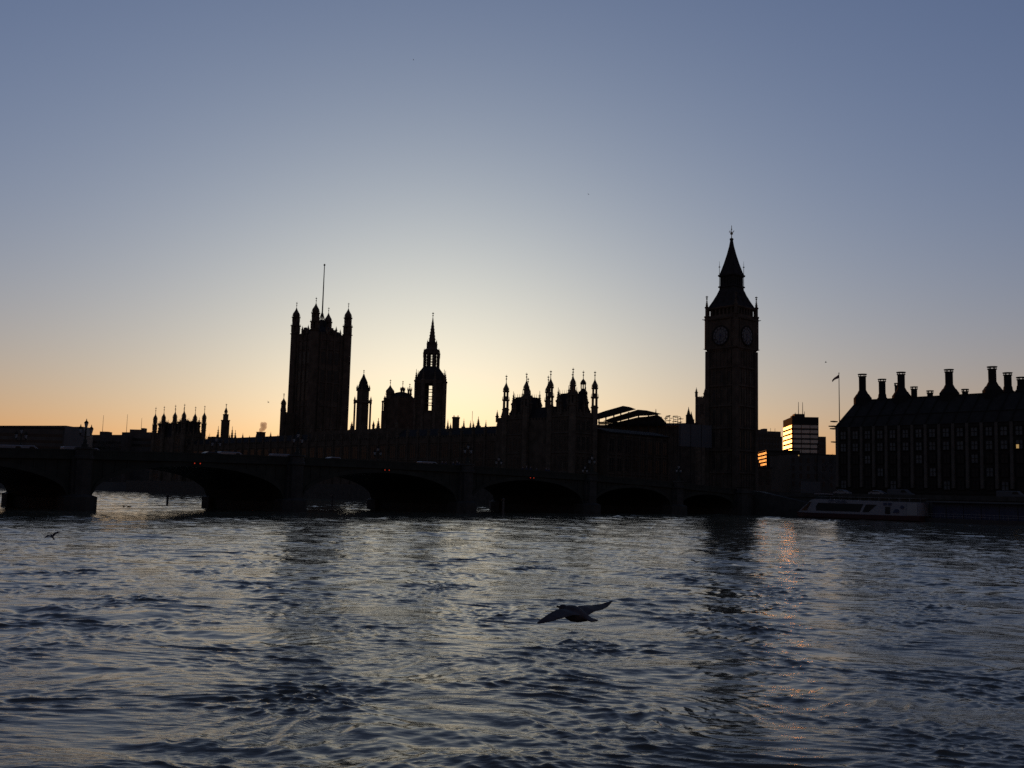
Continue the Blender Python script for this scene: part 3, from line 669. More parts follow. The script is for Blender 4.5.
# ------------------------------------------------------------------ river pavilions (two turreted towers each) and the long river range
def pavilion(name, px, py, a, gap, side, label, ztall, Yref, extra, bz=36.5):
    _, b, zt = hit(px, py, a=a); t = site(name, a, b, label, 'building')
    Hh = side; z1 = 34.0; tp = 2.5 if extra else 1.1
    body = MB(); body.box(.8, Hh - .8, Hh, gap, GZ - 1, 31.5); battlement(body, .8, Hh - .8, Hh + .01, gap - .01, 31.5, .4); body.build('wall', 'stone', t)
    rb = MB(); rb.ext_y([(1.2, 31.5), (Hh - 1.2, 31.5), (Hh / 2 + 2, bz), (Hh / 2 - 2, bz)], Hh + .05, gap - .05); rb.build('roof', 'slate', t)
    for y0 in (0.0, gap):
        mb = MB(); mb.box(0, Hh, y0, y0 + Hh, GZ - 1, z1); battlement(mb, 0, Hh, y0, y0 + Hh, z1, .4)
        for z in (12, 19, 26, 32): mb.sq(Hh / 2, y0 + Hh / 2, [(Hh / 2 + .05, z), (Hh / 2 + .3, z + .2), (Hh / 2 + .05, z + .6)])
        tw = mb.build('tower', 'stone', t)
        for z0_, z2_ in ((8, 11), (13.2, 18), (20.2, 25.2), (27.2, 31)):
            for q in (.28, .5, .72):
                c = y0 + Hh * q; win_x(tw, c - .75, c + .75, z0_, z2_, -.04); c = Hh * q
                if y0 == 0: win_y(tw, c - .75, c + .75, z0_, z2_, -.04)
        rf = MB(); c = Hh / 2
        rf.sq(c, y0 + c, [(c - .9, z1 - .05), (c - 2.0, z1 + 3.8), (c - tp, z1 + 6.6), (c - tp - .1, z1 + 6.9)])
        hwr = c - tp - .1
        for k in range(7):      # roof cresting
            q = -hwr + 2 * hwr * k / 6
            for s in (-1, 1):
                rf.lathe(c + s * hwr, y0 + c + q, [(.10, z1 + 6.6), (.03, z1 + 8.2)], 4); rf.lathe(c + q, y0 + c + s * hwr, [(.10, z1 + 6.6), (.03, z1 + 8.2)], 4)
        rf.build('roof', 'slate', tw)
        for x_ in (0, Hh):
            for y_ in (y0, y0 + Hh):
                m_ = MB(); turret(m_, x_, y_, 1.28, GZ - 1, z1 + 1.8, [(z1 + 2.8, z1 + 5.4), (z1 + 7.2, z1 + 8.8)], z1 + 12.6, ztall); m_.build('turret', 'stone2', tw)
        for fx, fy, hh in ((.5, 0, 6.5), (0, .5, 6.5), (.5, 1, 6.5), (1, .5, 6.5)):
            m_ = MB(); pinnacle(m_, Hh * fx, y0 + Hh * fy, z1 - 1, hh, .42); m_.build('pinnacle', 'stone2', tw)
        for fx, fy, hh in ((.12, .3, 9.6), (.12, .72, 8.4), (.3, .12, 9.0), (.75, .12, 8.2), (.9, .3, 9.8), (.9, .7, 8.6), (.25, .9, 9.4), (.7, .9, 8.0)):
            m_ = MB(); pinnacle(m_, Hh * fx, y0 + Hh * fy, z1 - .1, hh, .5); m_.build('pinnacle', 'stone2', tw)
        for fx, fy, hh in ((.3, .35, 7.6), (.72, .6, 7.8)):
            m_ = MB(); m_.sq(Hh * fx, y0 + Hh * fy, [(.55, z1), (.55, z1 + hh - .7), (.75, z1 + hh - .6), (.75, z1 + hh)])
            for e in (-.3, .3): m_.lathe(Hh * fx + e, y0 + Hh * fy, [(.18, z1 + hh), (.14, z1 + hh + .9)], 6)
            m_.build('chimney', 'stone2', tw)
    if extra:
        m_ = MB(); x_, y_ = 10.5, 5.0
        m_.oct(x_, y_, [(1.5, z1), (1.5, z1 + 7.2), (1.75, z1 + 7.3), (1.75, z1 + 7.8), (1.0, z1 + 8.6), (.9, z1 + 9.2)])
        for k in range(4): m_.lathe(x_ + .75 * math.cos(R(90 * k + 45)), y_ + .75 * math.sin(R(90 * k + 45)), [(.22, z1 + 9.2), (.22, z1 + 10.8)], 5)
        m_.oct(x_, y_, [(1.15, z1 + 10.8), (1.2, z1 + 11.3), (.75, z1 + 12.1), (.12, z1 + 12.9)]); finial(m_, x_, y_, z1 + 12.8, ztall - z1 - 12.4, .14)
        m_.build('ventilator', 'slate', t)
    lo = MB(); y0, y1 = gap + Hh, gap + Hh + 5.5; lo.box(.6, Hh - 1, y0, y1, GZ - 1, 33.2); lo.build('wing', 'stone', t)
    for x_, y_ in ((.6, y1), (.6, (y0 + y1) / 2 - .3), (Hh - 1, y1)):
        m_ = MB(); pinnacle(m_, x_, y_, 31.5, 4.8, .4); m_.build('pinnacle', 'stone2', t)
    return t, b
NP, bN = pavilion('north_river_pavilion', 572.3, 420, 198.5, 24.4, 11.4, 'turreted gothic pavilion in front, a forest of pinnacles left of the slatted roof', 49.6, 355, True)
NP.name = 'turreted_river_pavilion'
SP, bS = pavilion('turreted_river_pavilion', 183.5, 425, 187.0, 28.0, 12.2, 'distant turreted gothic pavilion with six pinnacles at the far left of the palace', 50.8, 600, False, 40.2)

def river_range():
    s0 = G(200.2, bN + 42); s1 = G(189.5, bS - .6); d = s1 - s0; L = d.length
    r = empty('palace_river_range', s0.x, s0.y, 0, math.atan2(d.y, d.x) - R(90), 'long low palace range stretching along the river between the two turreted pavilions', 'building')
    W = 15.0; mb = MB(); mb.box(0, W, 0, L, GZ - 1, 26.5); n = 37
    for k in range(n + 1): mb.box(-.5, .02, L * k / n - .45, L * k / n + .45, GZ - .9, 27.2)
    for z in (10.5, 17.2, 24.2): mb.box(-.25, .03, 0.01, L - .01, z, z + .5)
    kk = 0
    for k in range(int(L / 1.7)): mb.box(0.0, .4, 1.7 * k + .3, 1.7 * k + 1.3, 26.5, 27.4)
    mb.build('wall', 'stone', r)
    rf = MB(); rf.ext_y([(.6, 26.5), (W - .3, 26.5), (W * .62, 30.7), (W * .42, 30.7)], 0.03, L - .03); rf.build('roof', 'slate', r)
    for k in range(n):
        y = L * (k + .5) / n
        win_x(r, y - 1.9, y + 1.9, 11.6, 16.6, -.04, 3); win_x(r, y - 1.9, y + 1.9, 18.2, 23.6, -.04, 3)
    for k in range(0, n + 1):
        m_ = MB(); pinnacle(m_, -.2, L * k / n, 26.8, 4.2 if k % 2 else 5.6, .45); m_.build('pinnacle', 'stone2', r)
    # taller centre block
    c = MB(); c.box(2, W + 3, L * .26, L * .52, GZ - 1, 31.6); c.build('centre_block', 'stone', r)
    for k in range(9):
        m_ = MB(); y = L * (.26 + .26 * k / 8); pinnacle(m_, 2.2, y, 31.4, 4.0, .42); m_.build('pinnacle', 'stone2', r)
    def xy(px, py, Y):
        q = ray(px, py) * Y; w_ = Vector((q.x, q.y)) - s0; e = d.normalized(); nn = Vector((e.y, -e.x)); return w_.dot(nn), w_.dot(e), CAMZ + ray(px, py).z * Y
    x_, y_, z_ = xy(456, 417, 422); m_ = MB(); m_.sq(x_, y_, [(1.05, 26), (1.05, z_ - .8), (1.2, z_ - .7), (1.2, z_)])
    for e in (-.6, .6): m_.lathe(x_ + e, y_ - e, [(.25, z_), (.2, z_ + .7)], 6)
    m_.build('chimney', 'stone2', r)
    for px_, top in ((448, 419), (464, 418.5), (470.5, 420.5), (478.5, 416.5), (486, 420)):
        x_, y_, z_ = xy(px_, top, 415); m_ = MB(); pinnacle(m_, x_, y_, 28, z_ - 28, .35 if px_ != 478.5 else .6); m_.build('pinnacle', 'stone2', r)
    for px_, top in ((352, 421.5), (378.5, 418)):
        x_, y_, z_ = xy(px_, top, 465); m_ = MB(); pinnacle(m_, x_, y_, 28, z_ - 28, .8); m_.build('pinnacle', 'stone2', r)
    x_, y_, z_ = xy(472.5, 411, 415); m_ = MB(); m_.tube((x_, y_, 29), (x_, y_, z_), .09); m_.build('aerial', 'dark', r)
    x_, y_, z_ = xy(261, 432.5, 536); m_ = MB(); m_.sq(x_, y_, [(1.7, 26), (1.7, z_)]); m_.sq(x_, y_, [(1.9, z_), (1.9, z_ + .3)]); m_.build('chimney', 'stone2', r)
    return r
river_range()
def tiered_turret():
    Y = 575.0; a, b, _ = hit(225, 430, Y=Y); Z = lambda y: zz(225, y, Y)
    t = site('tiered_stone_turret', a, b, 'tiered square stone turret standing alone right of the distant pavilion', 'turret')
    mb = MB(); mb.box(-1.75, 1.75, -1.75, 1.75, GZ - 1, Z(420.3)); mb.sq(0, 0, [(1.95, Z(421)), (1.95, Z(420))]); mb.build('wall', 'stone', t)
    m_ = MB(); m_.oct(0, 0, [(1.5, Z(420.2)), (1.5, Z(415.3)), (1.65, Z(415)), (1.65, Z(414.3)), (.85, Z(414))])
    for k in range(4): m_.lathe(.6 * math.cos(R(90 * k)), .6 * math.sin(R(90 * k)), [(.25, Z(414)), (.25, Z(412.5))], 5)
    m_.oct(0, 0, [(.95, Z(412.5)), (1.0, Z(411.5)), (.5, Z(409)), (.15, Z(407.5))]); finial(m_, 0, 0, Z(407.6), Z(403.5) - Z(407.6), .15); m_.build('belfry', 'stone2', t)
    for px_, top in ((218.5, 426), (232.5, 426.5), (235.5, 430)):
        A, B, z_ = hit(px_, top, Y=Y); m_ = MB(); pinnacle(m_, A - a, B - b, GZ + 20, z_ - GZ - 20, .65); m_.build('pinnacle', 'stone2', t)
    w_ = MB(); w_.box(-6, 9, 2.2, 9, GZ - 1, Z(437)); w_.build('wing', 'stone', t)
tiered_turret()

# ------------------------------------------------------------------ north return range, slatted roof, hoarding, church tower
def north_range():
    a0, b0 = 211.5, bN + 5; a, b, _ = hit(655, 440, Y=372)
    r = site('palace_north_range', 0, 0, 'plain dark palace range with a pale lead roof edge between pavilion and clock tower', 'building')
    A, B, zt = hit(640, 425.5, Y=372)
    x0, x1 = 213.0, 247.5
    mb = MB(); mb.box(x0, x1, 84.0, 98, GZ - 1, 27.0)
    for k in range(9): mb.box(x0 + (x1 - x0) * k / 8 - .4, x0 + (x1 - x0) * k / 8 + .4, 83.6, 84.02, GZ - .9, 26.6)
    for z in (12, 19, 25.9): mb.box(x0, x1, 83.75, 84.03, z, z + .4)
    mb.build('wall', 'stone', r)
    lead = MB(); lead.ext_x([(83.4, 27.0), (98.3, 27.0), (98.3, 27.4), (91, 29.2), (83.4, 27.4)], x0 - .1, x1 + .1); lead.build('roof', 'slate', r)
    for k in range(8):
        for z0_, z1_ in ((13.2, 18), (20.2, 25)):
            x = x0 + (x1 - x0) * (k + .5) / 8; win_y(r, x - 1.2, x + 1.2, z0_, z1_, 83.96)
    h = MB(); A0, B0, _ = hit(680, 436, Y=350); A1, B1, _ = hit(712, 436, Y=358)
    hz0, hz1 = zz(695, 447, 354), zz(695, 424.5, 354)
    h.add([(A0, B0, hz0), (A1, B1, hz0), (A1, B1, hz1), (A0, B0, hz1), (A0 + .1, B0 + .6, hz0), (A1 + .1, B1 + .6, hz0), (A1 + .1, B1 + .6, hz1), (A0 + .1, B0 + .6, hz1)],
          [(0, 1, 2, 3), (7, 6, 5, 4), (0, 4, 5, 1), (1, 5, 6, 2), (2, 6, 7, 3), (3, 7, 4, 0)])
    pl = MB()
    for q in (0, .33, .66, 1): pl.tube((A0 + (A1 - A0) * q, B0 + (B1 - B0) * q, GZ), (A0 + (A1 - A0) * q, B0 + (B1 - B0) * q, hz1 + .4), .12)
    hb = h.build('scaffold_hoarding', 'sheet'); pl.build('scaffold_poles', 'dark', hb)
    tag(hb, 'pale sheeted scaffold hoarding beside the foot of the clock tower', 'hoarding')
    p = G(0, 0); hb.location = (p.x, p.y, 0); hb.rotation_euler = (0, 0, TH)
    for px_, top, Y in ((688.6, 406.5, 400), (691.2, 411, 400)):
        pass
    sp = MB()
    for px_, top, rr in ((688.6, 407, .75), (691.3, 411.5, .85)):
        A_, B_, z_ = hit(px_, top, Y=392); sp.sq(A_, B_, [(rr, 24), (rr, z_ - 3.4), (rr * 1.2, z_ - 3.3), (rr * .7, z_ - 3), (.1, z_ - .6), (.06, z_)])
    sp.build('roof_spirelet', 'slate', r)
north_range()
def slatted_roof():
    Y = 420.0
    base = ray(632, 424) * Y
    t = world('slatted_hall_roof', base.x, base.y, 0, 'great hall roof with tilted dark slats and sky showing between them, right of the turreted pavilion', 'roof')
    def pts(l): return [(ray(x, y).x * Y - base.x, zz(x, y, Y)) for x, y in l]
    strips = [([(597, 413.6), (606, 410.6), (616, 407.8), (623, 405.8), (630, 407.0), (636, 409.2), (622, 413.0), (612, 415.9), (597, 419.6)], 0),
              ([(604, 420.4), (612, 417.2), (622, 414.2), (632, 411.0), (639, 408.8), (648, 409.6), (655, 411.2), (663, 413.2), (652, 414.6), (640, 415.0), (630, 417.8), (616, 421.4)], 4),
              ([(606, 424.5), (612, 422.6), (620, 420.6), (630, 418.2), (640, 415.8), (650, 415.0), (660, 413.3), (664, 415.5), (668, 420.0), (668, 424.5)], 8)]
    for o, dy in strips:
        mb = MB(); mb.ext_y(pts(o), dy, dy + 1.2); mb.build('slat_panel', 'slate', t)
    fr = MB()
    for x, y in ((600, 417), (607, 415), (615, 414), (622, 412), (630, 411), (640, 412), (650, 412), (659, 413)):
        fr.tube((ray(x, y).x * Y - base.x, 4.6, zz(x, y, Y)), (ray(x, y).x * Y - base.x, 4.6, 20), .28)
    for x0, y0, x1, y1 in ((599, 421.5, 668, 421.8), (600, 423, 700, 423)): fr.tube((ray(x0, y0).x * Y - base.x, 5, zz(x0, y0, Y)), (ray(x1, y1).x * Y - base.x, 5, zz(x1, y1, Y)), .3)
    fr.tube((ray(658.3, 413).x * Y - base.x, 7, zz(658.3, 414, Y)), (ray(658.3, 408).x * Y - base.x, 7, zz(658.3, 407.5, Y)), .35, .08)
    # scaffold poles at the right end
    random.seed(3)
    for k in range(26):
        x = random.uniform(662, 683); y = random.uniform(414.5, 421) + (x - 662) * .04; l = random.uniform(1.5, 5)
        fr.tube((ray(x, y).x * Y - base.x, 6, zz(x, y, Y)), (ray(x + l, y - .3).x * Y - base.x, 6, zz(x + l, y - random.uniform(.2, .9), Y)), .13)
    for x in (664, 668, 672, 676, 680, 683): fr.tube((ray(x, 415).x * Y - base.x, 6.2, zz(x, 415.5, Y)), (ray(x, 415).x * Y - base.x, 6.2, 20), .10)
    fr.build('frame', 'dark', t)
    wl = MB(); xs = [ray(x, 424).x * Y - base.x for x in (597, 700)]; wl.box(xs[0], xs[1], 9.5, 24, GZ - 1, zz(650, 424.5, Y)); wl.build('wall', 'stone', t)
    cp = MB(); cp.ext_y([(xs[0] - .2, zz(598, 424.4, Y)), (xs[1] + .2, zz(700, 423.6, Y)), (xs[1] + .2, zz(700, 421.2, Y)), ((xs[0] + xs[1]) / 2, zz(650, 422.4, Y)), (xs[0] - .2, zz(598, 423.6, Y))], 9.2, 24.2); cp.build('coping', 'leadroof', t)
slatted_roof()
def church_tower():
    Y = 640.0; a, b, _ = hit(706.0, 440, Y=Y); Z = lambda y: zz(704, y, Y)
    t = site('church_tower', a, b, 'square church tower with pointed corner pinnacles half hidden behind the clock tower', 'tower')
    H = 4.4; mb = MB(); mb.box(-H, H, -H, H, GZ - 1, Z(398)); battlement(mb, -H, H, -H, H, Z(398), .4, 1.3, .8); mb.build('wall', 'stone2', t)
    for s in (-1, 1):
        for s2 in (-1, 1):
            m_ = MB(); m_.oct(s * H, s2 * H, [(.7, GZ - 1), (.7, Z(397)), (.85, Z(396.7))]); pinnacle(m_, s * H, s2 * H, Z(397), Z(387.5) - Z(397), .6); m_.build('pinnacle', 'stone2', t)
    win_x(t, -1.2, 1.2, Z(415), Z(404), -H - .04); win_y(t, -1.2, 1.2, Z(415), Z(404), -H - .04)
church_tower()

# ------------------------------------------------------------------ office blocks right of the clock tower
def office(name, label, corner, right, depth, top, Y, floors, glassy, band='spandrel', body='concrete', ndir=5.6):
    """block with its front-left corner on the sight line `corner`; left side faces the low sun"""
    c = ray(corner, top) * Y; z1 = CAMZ + c.z; rz = -R(ndir)
    wdt = 0
    e = Vector((math.cos(rz), math.sin(rz)))
    # width that ends on the sight line `right`
    s = ray(right, top).x; wdt = (s * c.y - c.x) / (e.x - s * e.y)
    t = world(name, c.x, c.y, 0, label, 'office block', rz=rz)
    mb = MB(); mb.box(.3, wdt, .3, depth, GZ - 1, z1); mb.build('wall', body, t)
    return t, wdt, z1
def tall_office():
    t, W_, z1 = office('tall_office_block', 'tall office block with a fiery orange left side and banded pale front', 792, 818.3, 36, 417.5, 700, 0, True)
    Z = lambda y: zz(800, y, 700)
    mb = MB(); mb.box(0, W_ + .2, 0, 36.1, z1 - 4.6, z1 + .5); mb.build('parapet_band', 'dark', t)
    ys = [424.6, 429.5, 434.4, 439.3, 444.2, 449.1, 454]
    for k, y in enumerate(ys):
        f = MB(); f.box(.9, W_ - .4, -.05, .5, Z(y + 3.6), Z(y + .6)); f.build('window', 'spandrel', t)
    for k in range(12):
        y = 424.6 + 4.9 * k
        f = MB(); f.box(-.08, .4, .8, 35.4, Z(y + 3.3), Z(y + .3)); o = f.build('window_strip', 'paneg', t)
    mu = MB()
    for q in (.0, .34, .68, 1.0): mu.box(.3 + (W_ - .4) * q - .2, .3 + (W_ - .4) * q + .2, -.12, .3, GZ, z1 - 4.6)
    for k in range(13): mu.box(-.14, .3, .8 + 34.6 * k / 12 - .14, .8 + 34.6 * k / 12 + .14, GZ, z1 - 4.6)
    mu.build('mullion', 'bronze', t)
    m_ = MB(); m_.box(2.2, 9, 3, 11, z1 + .5, Z(413.6)); m_.box(.5, 2.2, 3.2, 9, z1 + .5, Z(415.5)); m_.build('plant_room', 'bronze', t)
    for px_, top in ((798.4, 402), (802.5, 402.3), (804.3, 411.5), (795.3, 412.5)):
        q = ray(px_, top) * 705; lx = (Vector((q.x, q.y)) - Vector((t.location.x, t.location.y))); e = Vector((math.cos(t.rotation_euler.z), math.sin(t.rotation_euler.z)))
        x_ = lx.dot(e); m_ = MB(); m_.tube((x_, 5.5, z1), (x_, 5.5, CAMZ + q.z), .28, .14); m_.build('mast', 'dark', t)
tall_office()
def plain_office():
    t, W_, z1 = office('plain_office_block', 'plain dark office block right beside the clock tower, below the tall banded one', 752, 781, 25, 430.6, 560, 0, False, ndir=-8)
    Z = lambda y: zz(770, y, 560)
    m_ = MB(); m_.box(3.5, 6.5, 3, 8, z1, z1 + .9); m_.box(8.2, 10.2, 3, 8, z1, z1 + 1.6); m_.box(W_ - 1, W_ + 1.6, 2, 20, GZ - 1, z1 - 2.7); m_.build('plant_room', 'concrete', t)
    for k in range(9):
        y = 434 + 5.2 * k; f = MB(); f.box(.8, W_ - .8, .18, .5, Z(y + 3.2), Z(y)); f.build('window_strip', 'glass', t)
    mu = MB()
    for k in range(9): mu.box(.8 + (W_ - 1.6) * k / 8 - .16, .8 + (W_ - 1.6) * k / 8 + .16, .05, .32, GZ, z1 - .5)
    mu.build('mullion', 'concrete', t)
    m_ = MB()
    for x_ in (12.6, 15.2): m_.tube((x_, 4, z1), (x_, 4, z1 + 2.0), .1)
    m_.build('mast', 'dark', t)
plain_office()
def low_glazed():
    t, W_, z1 = office('low_glazed_block', 'low block whose narrow glazed side glows orange at the foot of the clock tower', 766.5, 800, 30, 450.5, 450, 0, True, ndir=5.0, body='dark')
    Z = lambda y: zz(770, y, 450)
    for k in range(4):
        y = 451.8 + 3.7 * k; f = MB(); f.box(.14, .5, .8, 29 - 4 * k, Z(y + 2.1), Z(y)); f.build('window_strip', 'litglass', t)
    for k in range(5):
        y = 452.5 + 5 * k; f = MB(); f.box(.8, W_ - .8, .2, .5, Z(y + 2.8), Z(y)); f.build('window_strip', 'glass', t)
    mu = MB()
    for k in range(9): mu.box(.02, .32, .8 + 28.2 * k / 8 - .12, .8 + 28.2 * k / 8 + .12, GZ, z1)
    mu.box(-.05, W_ + .1, -.05, 30, z1, z1 + .3); mu.build('mullion', 'concrete', t)
low_glazed()
def small_office():
    t, W_, z1 = office('narrow_office_block', 'narrow dark office block tucked against the right side of the tall banded one', 812, 826, 25, 436.4, 760, 0, False, ndir=5)
    for k in range(8):
        f = MB(); z = z1 - 4 - 4.2 * k; f.box(.8, W_ - .8, .2, .5, z, z + 2); f.build('window_strip', 'glass', t)
    m_ = MB(); m_.box(1, 3.2, 4, 8, z1, z1 + 1); m_.build('plant_room', 'concrete', t)
small_office()
def street_block():
    t, W_, z1 = office('low_street_block', 'low dark street block between the office towers and the many-chimneyed building', 790, 842, 22, 454, 420, 0, False, ndir=-8)
    rf = MB(); rf.box(.1, W_ + .1, .1, 22.2, z1, z1 + .35); rf.build('roof', 'slate', t)
    for k in range(4):
        for j in range(7):
            f = MB(); x = 1.5 + j * (W_ - 3) / 6; z = z1 - 3.4 - 3.3 * k; f.box(x - .55, x + .55, .22, .5, z, z + 1.9); o = f.build('window', 'glass', t)
    m_ = MB(); q = ray(798.5, 450.3) * 421; m_.ball((q.x - t.location.x, .05, zz(798.5, 452.6, 421) - 1.2), .28, .2, .28); m_.build('wall_lamp', 'warmlamp', t)
street_block()
def bridge_foot_block():
    t, W_, z1 = office('bridge_foot_block', 'low dark block at the end of the bridge, below the orange glazed side', 742, 772, 14, 467.5, 405, 0, False, ndir=-10, body='stone')
    rf = MB(); rf.box(-.2, W_ + .2, -.2, 14.2, z1, z1 + .4); rf.build('roof', 'slate', t)
    for k in range(2):
        for j in range(4):
            f = MB(); x = 1.6 + j * (W_ - 3.2) / 3; z = z1 - 1.2 - 3.4 * k; f.box(x - .6, x + .6, .18, .5, z - 2, z); f.build('window', 'glass', t)
bridge_foot_block()
def crane():
    Y = 415; q = ray(812, 452) * Y; t = world('mobile_crane', q.x, q.y - 6, GZ, 'small mobile crane with its thin jib raised against the banded office block', 'crane')
    m_ = MB(); m_.box(-1.3, 1.3, -3, 3, .7, 1.7); m_.box(-1.2, 1.2, -2.9, -1.4, 1.7, 2.9); m_.build('body', 'black', t)
    for s in (-1, 1):
        for y in (-2, 0, 2):
            h = MB(); h.lathe(0, 0, [(.55, -.2), (.55, .2)], 12); h.v = [(s * 1.25 + z, y + y_, .55 + x) for x, y_, z in h.v]; h.build('wheel', 'rubber', t)
    p1 = (0, 0, 1.7); e = ray(817.5, 443.5) * (Y - 6); p2 = (e.x - t.location.x, 0, CAMZ + e.z - GZ)
    j = MB(); j.tube(p1, p2, .28, .14); j.build('jib', 'dark', t)
crane()

# ------------------------------------------------------------------ many-chimneyed building on the right
def chimney_house():
    a0, b0, _ = hit(835.2, 470, Y=294); r = site('many_chimneyed_building', a0, b0, 'large dark office building with rows of tall capped chimneys and a grid of windows', 'building')
    # local x west (depth), local y south; the river front lies at x = 0 and runs north (negative y)
    nb = 18; bay = 3.78; L = nb * bay + 1.6; D = 48
    ze = zz(850, 427, 290)
    mb = MB(); mb.box(.3, D, -L, 0, GZ - 1, ze)
    mb.build('wall', 'bronze', r)
    zr = zz(872, 399, 292)
    rf = MB()
    rf.loft([[(.0, .2, ze), (D, .2, ze), (D, -L, ze), (.0, -L, ze)], [(3.0, -.9, ze + 3.2), (D - 3, -.9, ze + 3.2), (D - 3, -L, ze + 3.2), (3.0, -L, ze + 3.2)],
             [(9, -2.2, zr), (D - 9, -2.2, zr), (D - 9, -L, zr), (9, -L, zr)]])
    rf.build('roof', 'bronze', r)
    ri = MB()
    for k in range(nb + 1):
        y = -.8 - bay * k; ri.tube((-.1, y, ze + .2), (2.9, y - (0 if k else .9), ze + 3.35), .14, n=4)
        if k: ri.tube((2.9, y, ze + 3.35), (8.9, y, zr + .12), .14, n=4)
    for x_, z_ in ((2.95, ze + 3.3), (8.9, zr + .1)): ri.tube((x_, -2.5, z_), (x_, -L, z_), .14, n=4)
    ri.build('roof_rib', 'dark', r)
    fi = MB()
    for k in range(nb + 1):
        y = -.8 - bay * k
        f = MB(); f.ext_y([(-.55, GZ + 3.2), (.32, GZ + 3.2), (.32, ze), (-.1, ze)], y - .38, y + .38); f.build('pilaster', 'fin', r)
    zs = [ze - 1.2 - 3.55 * k for k in range(5)]
    lit = {(13, 1)}
    for k in range(nb):
        yc = -.8 - bay * (k + .5)
        for j, z in enumerate(zs):
            f = MB(); f.box(.02, .32, yc - .85, yc + .85, z - 2.35, z); o = f.build('window', 'sky_pane' if j < 2 or (k * 7 + j * 5) % 4 == 0 else 'glass', r)
            fr = MB()
            for q in (-.88, 0, .88): fr.box(-.12, .1, yc + q - .06, yc + q + .06, z - 2.45, z + .1)
            for q in (0, -1.1, -2.35): fr.box(-.10, .08, yc - .82, yc + .82, z + q - .07, z + q + .07)
            fr.build('frame', 'bronze', o)
            if (k, j) in lit:
                l = MB(); l.box(-.005, .02, yc + .12, yc + .78, z - 2.2, z - 1.2); l.build('lit_pane', 'warmlamp', o)
        if True:
            s_ = MB(); s_.box(.1, .33, yc - 1.45, yc + 1.45, zs[0] + .2, zs[0] + .9); s_.build('sill_band', 'bronze', r)
            s_ = MB(); s_.box(.1, .33, yc - 1.45, yc + 1.45, zs[-1] - 3.4, zs[-1] - 3.0); s_.build('sill_band', 'bronze', r)
    lg = MB()
    for py, dx in ((421.5, .9), (426.2, 1.5), (428.7, 1.1), (442, .8)):
        z = zz(834, py, 294); lg.box(-.9, 1.2, -.3, dx, z - .15, z + .15)
    lg.build('ledge', 'dark', r)
    def chim(px, top, skirt, big, aoff, w_):
        A, B, z = hit(px, top, a=a0 + aoff); x, y = A - a0, B - b0; c = MB()
        zb = zr - 1.2 if aoff < 30 else zr - 1.2
        if big:
            c.oct(x, y, [(skirt, zb - 1.6), (skirt, zr + .8), (skirt * .92, zr + 1.0), (skirt * .70, zr + 1.9), (skirt * .62, zr + 2.0), (w_ * 1.15, zr + 2.9), (w_, zr + 3.2)])
            zl = zr + 3.1
        else: zl = zb
        c.lathe(x, y, [(w_, zl), (w_, z - .9)], 16)
        o = c.build('chimney', 'dark', r)
        k_ = MB(); k_.lathe(x, y, [(w_ * 1.02, z - .95), (w_ * 1.2, z - .85), (w_ * 1.2, z - .7), (w_ * .6, z - .65)], 16)
        for q in range(6): k_.lathe(x + w_ * .98 * math.cos(R(60 * q)), y + w_ * .98 * math.sin(R(60 * q)), [(.12, z - .7), (.12, z - .2)], 5)
        k_.lathe(x, y, [(w_ * 1.3, z - .22), (w_ * 1.3, z - .02), (w_ * .5, z + .04)], 16); k_.build('chimney_cap', 'dark', o)
    for px_, top in ((862.3, 374), (901, 372), (948.8, 369.3), (992, 366.5)): chim(px_, top, 2.6, True, 9.5, 1.02)
    for px_, top in ((882, 379), (1007.5, 372.5), (1021, 377)): chim(px_, top, 2.0, True, 22, 1.0)
    for px_, top, w_ in ((896.5, 383, .55), (914, 386.6, .85), (930, 390.5, .8), (965, 389, .8)): chim(px_, top, 0, False, 16, w_)
chimney_house()
def flagpole():
    Y = 300; q = ray(839.5, 424) * Y; t = world('flagpole', q.x, q.y, 0, 'slim flagpole with a drooping flag at the left corner of the many-chimneyed building', 'flagpole')
    zt = zz(840.5, 373.5, Y); m_ = MB(); m_.tube((0, 0, 22), (0, 0, zt), .16, .09); m_.ball((0, 0, zt + .1), .18, .18, .18); m_.build('pole', 'dark', t)
    f = MB(); n = 10; rows = []
    for k in range(n + 1):
        u_ = k / n; x = -2.1 * u_ ; zc = zt - .25 - 1.9 * u_ ** 1.2 - .12 * math.sin(7 * u_); y = .25 * math.sin(9 * u_); h = 1.0 - .55 * u_
        rows.append([(x, y - .02, zc), (x, y + .02, zc), (x + .15, y + .02, zc - h), (x + .15, y - .02, zc - h)])
    f.loft(rows); f.build('flag', 'cloth', t)
flagpole()

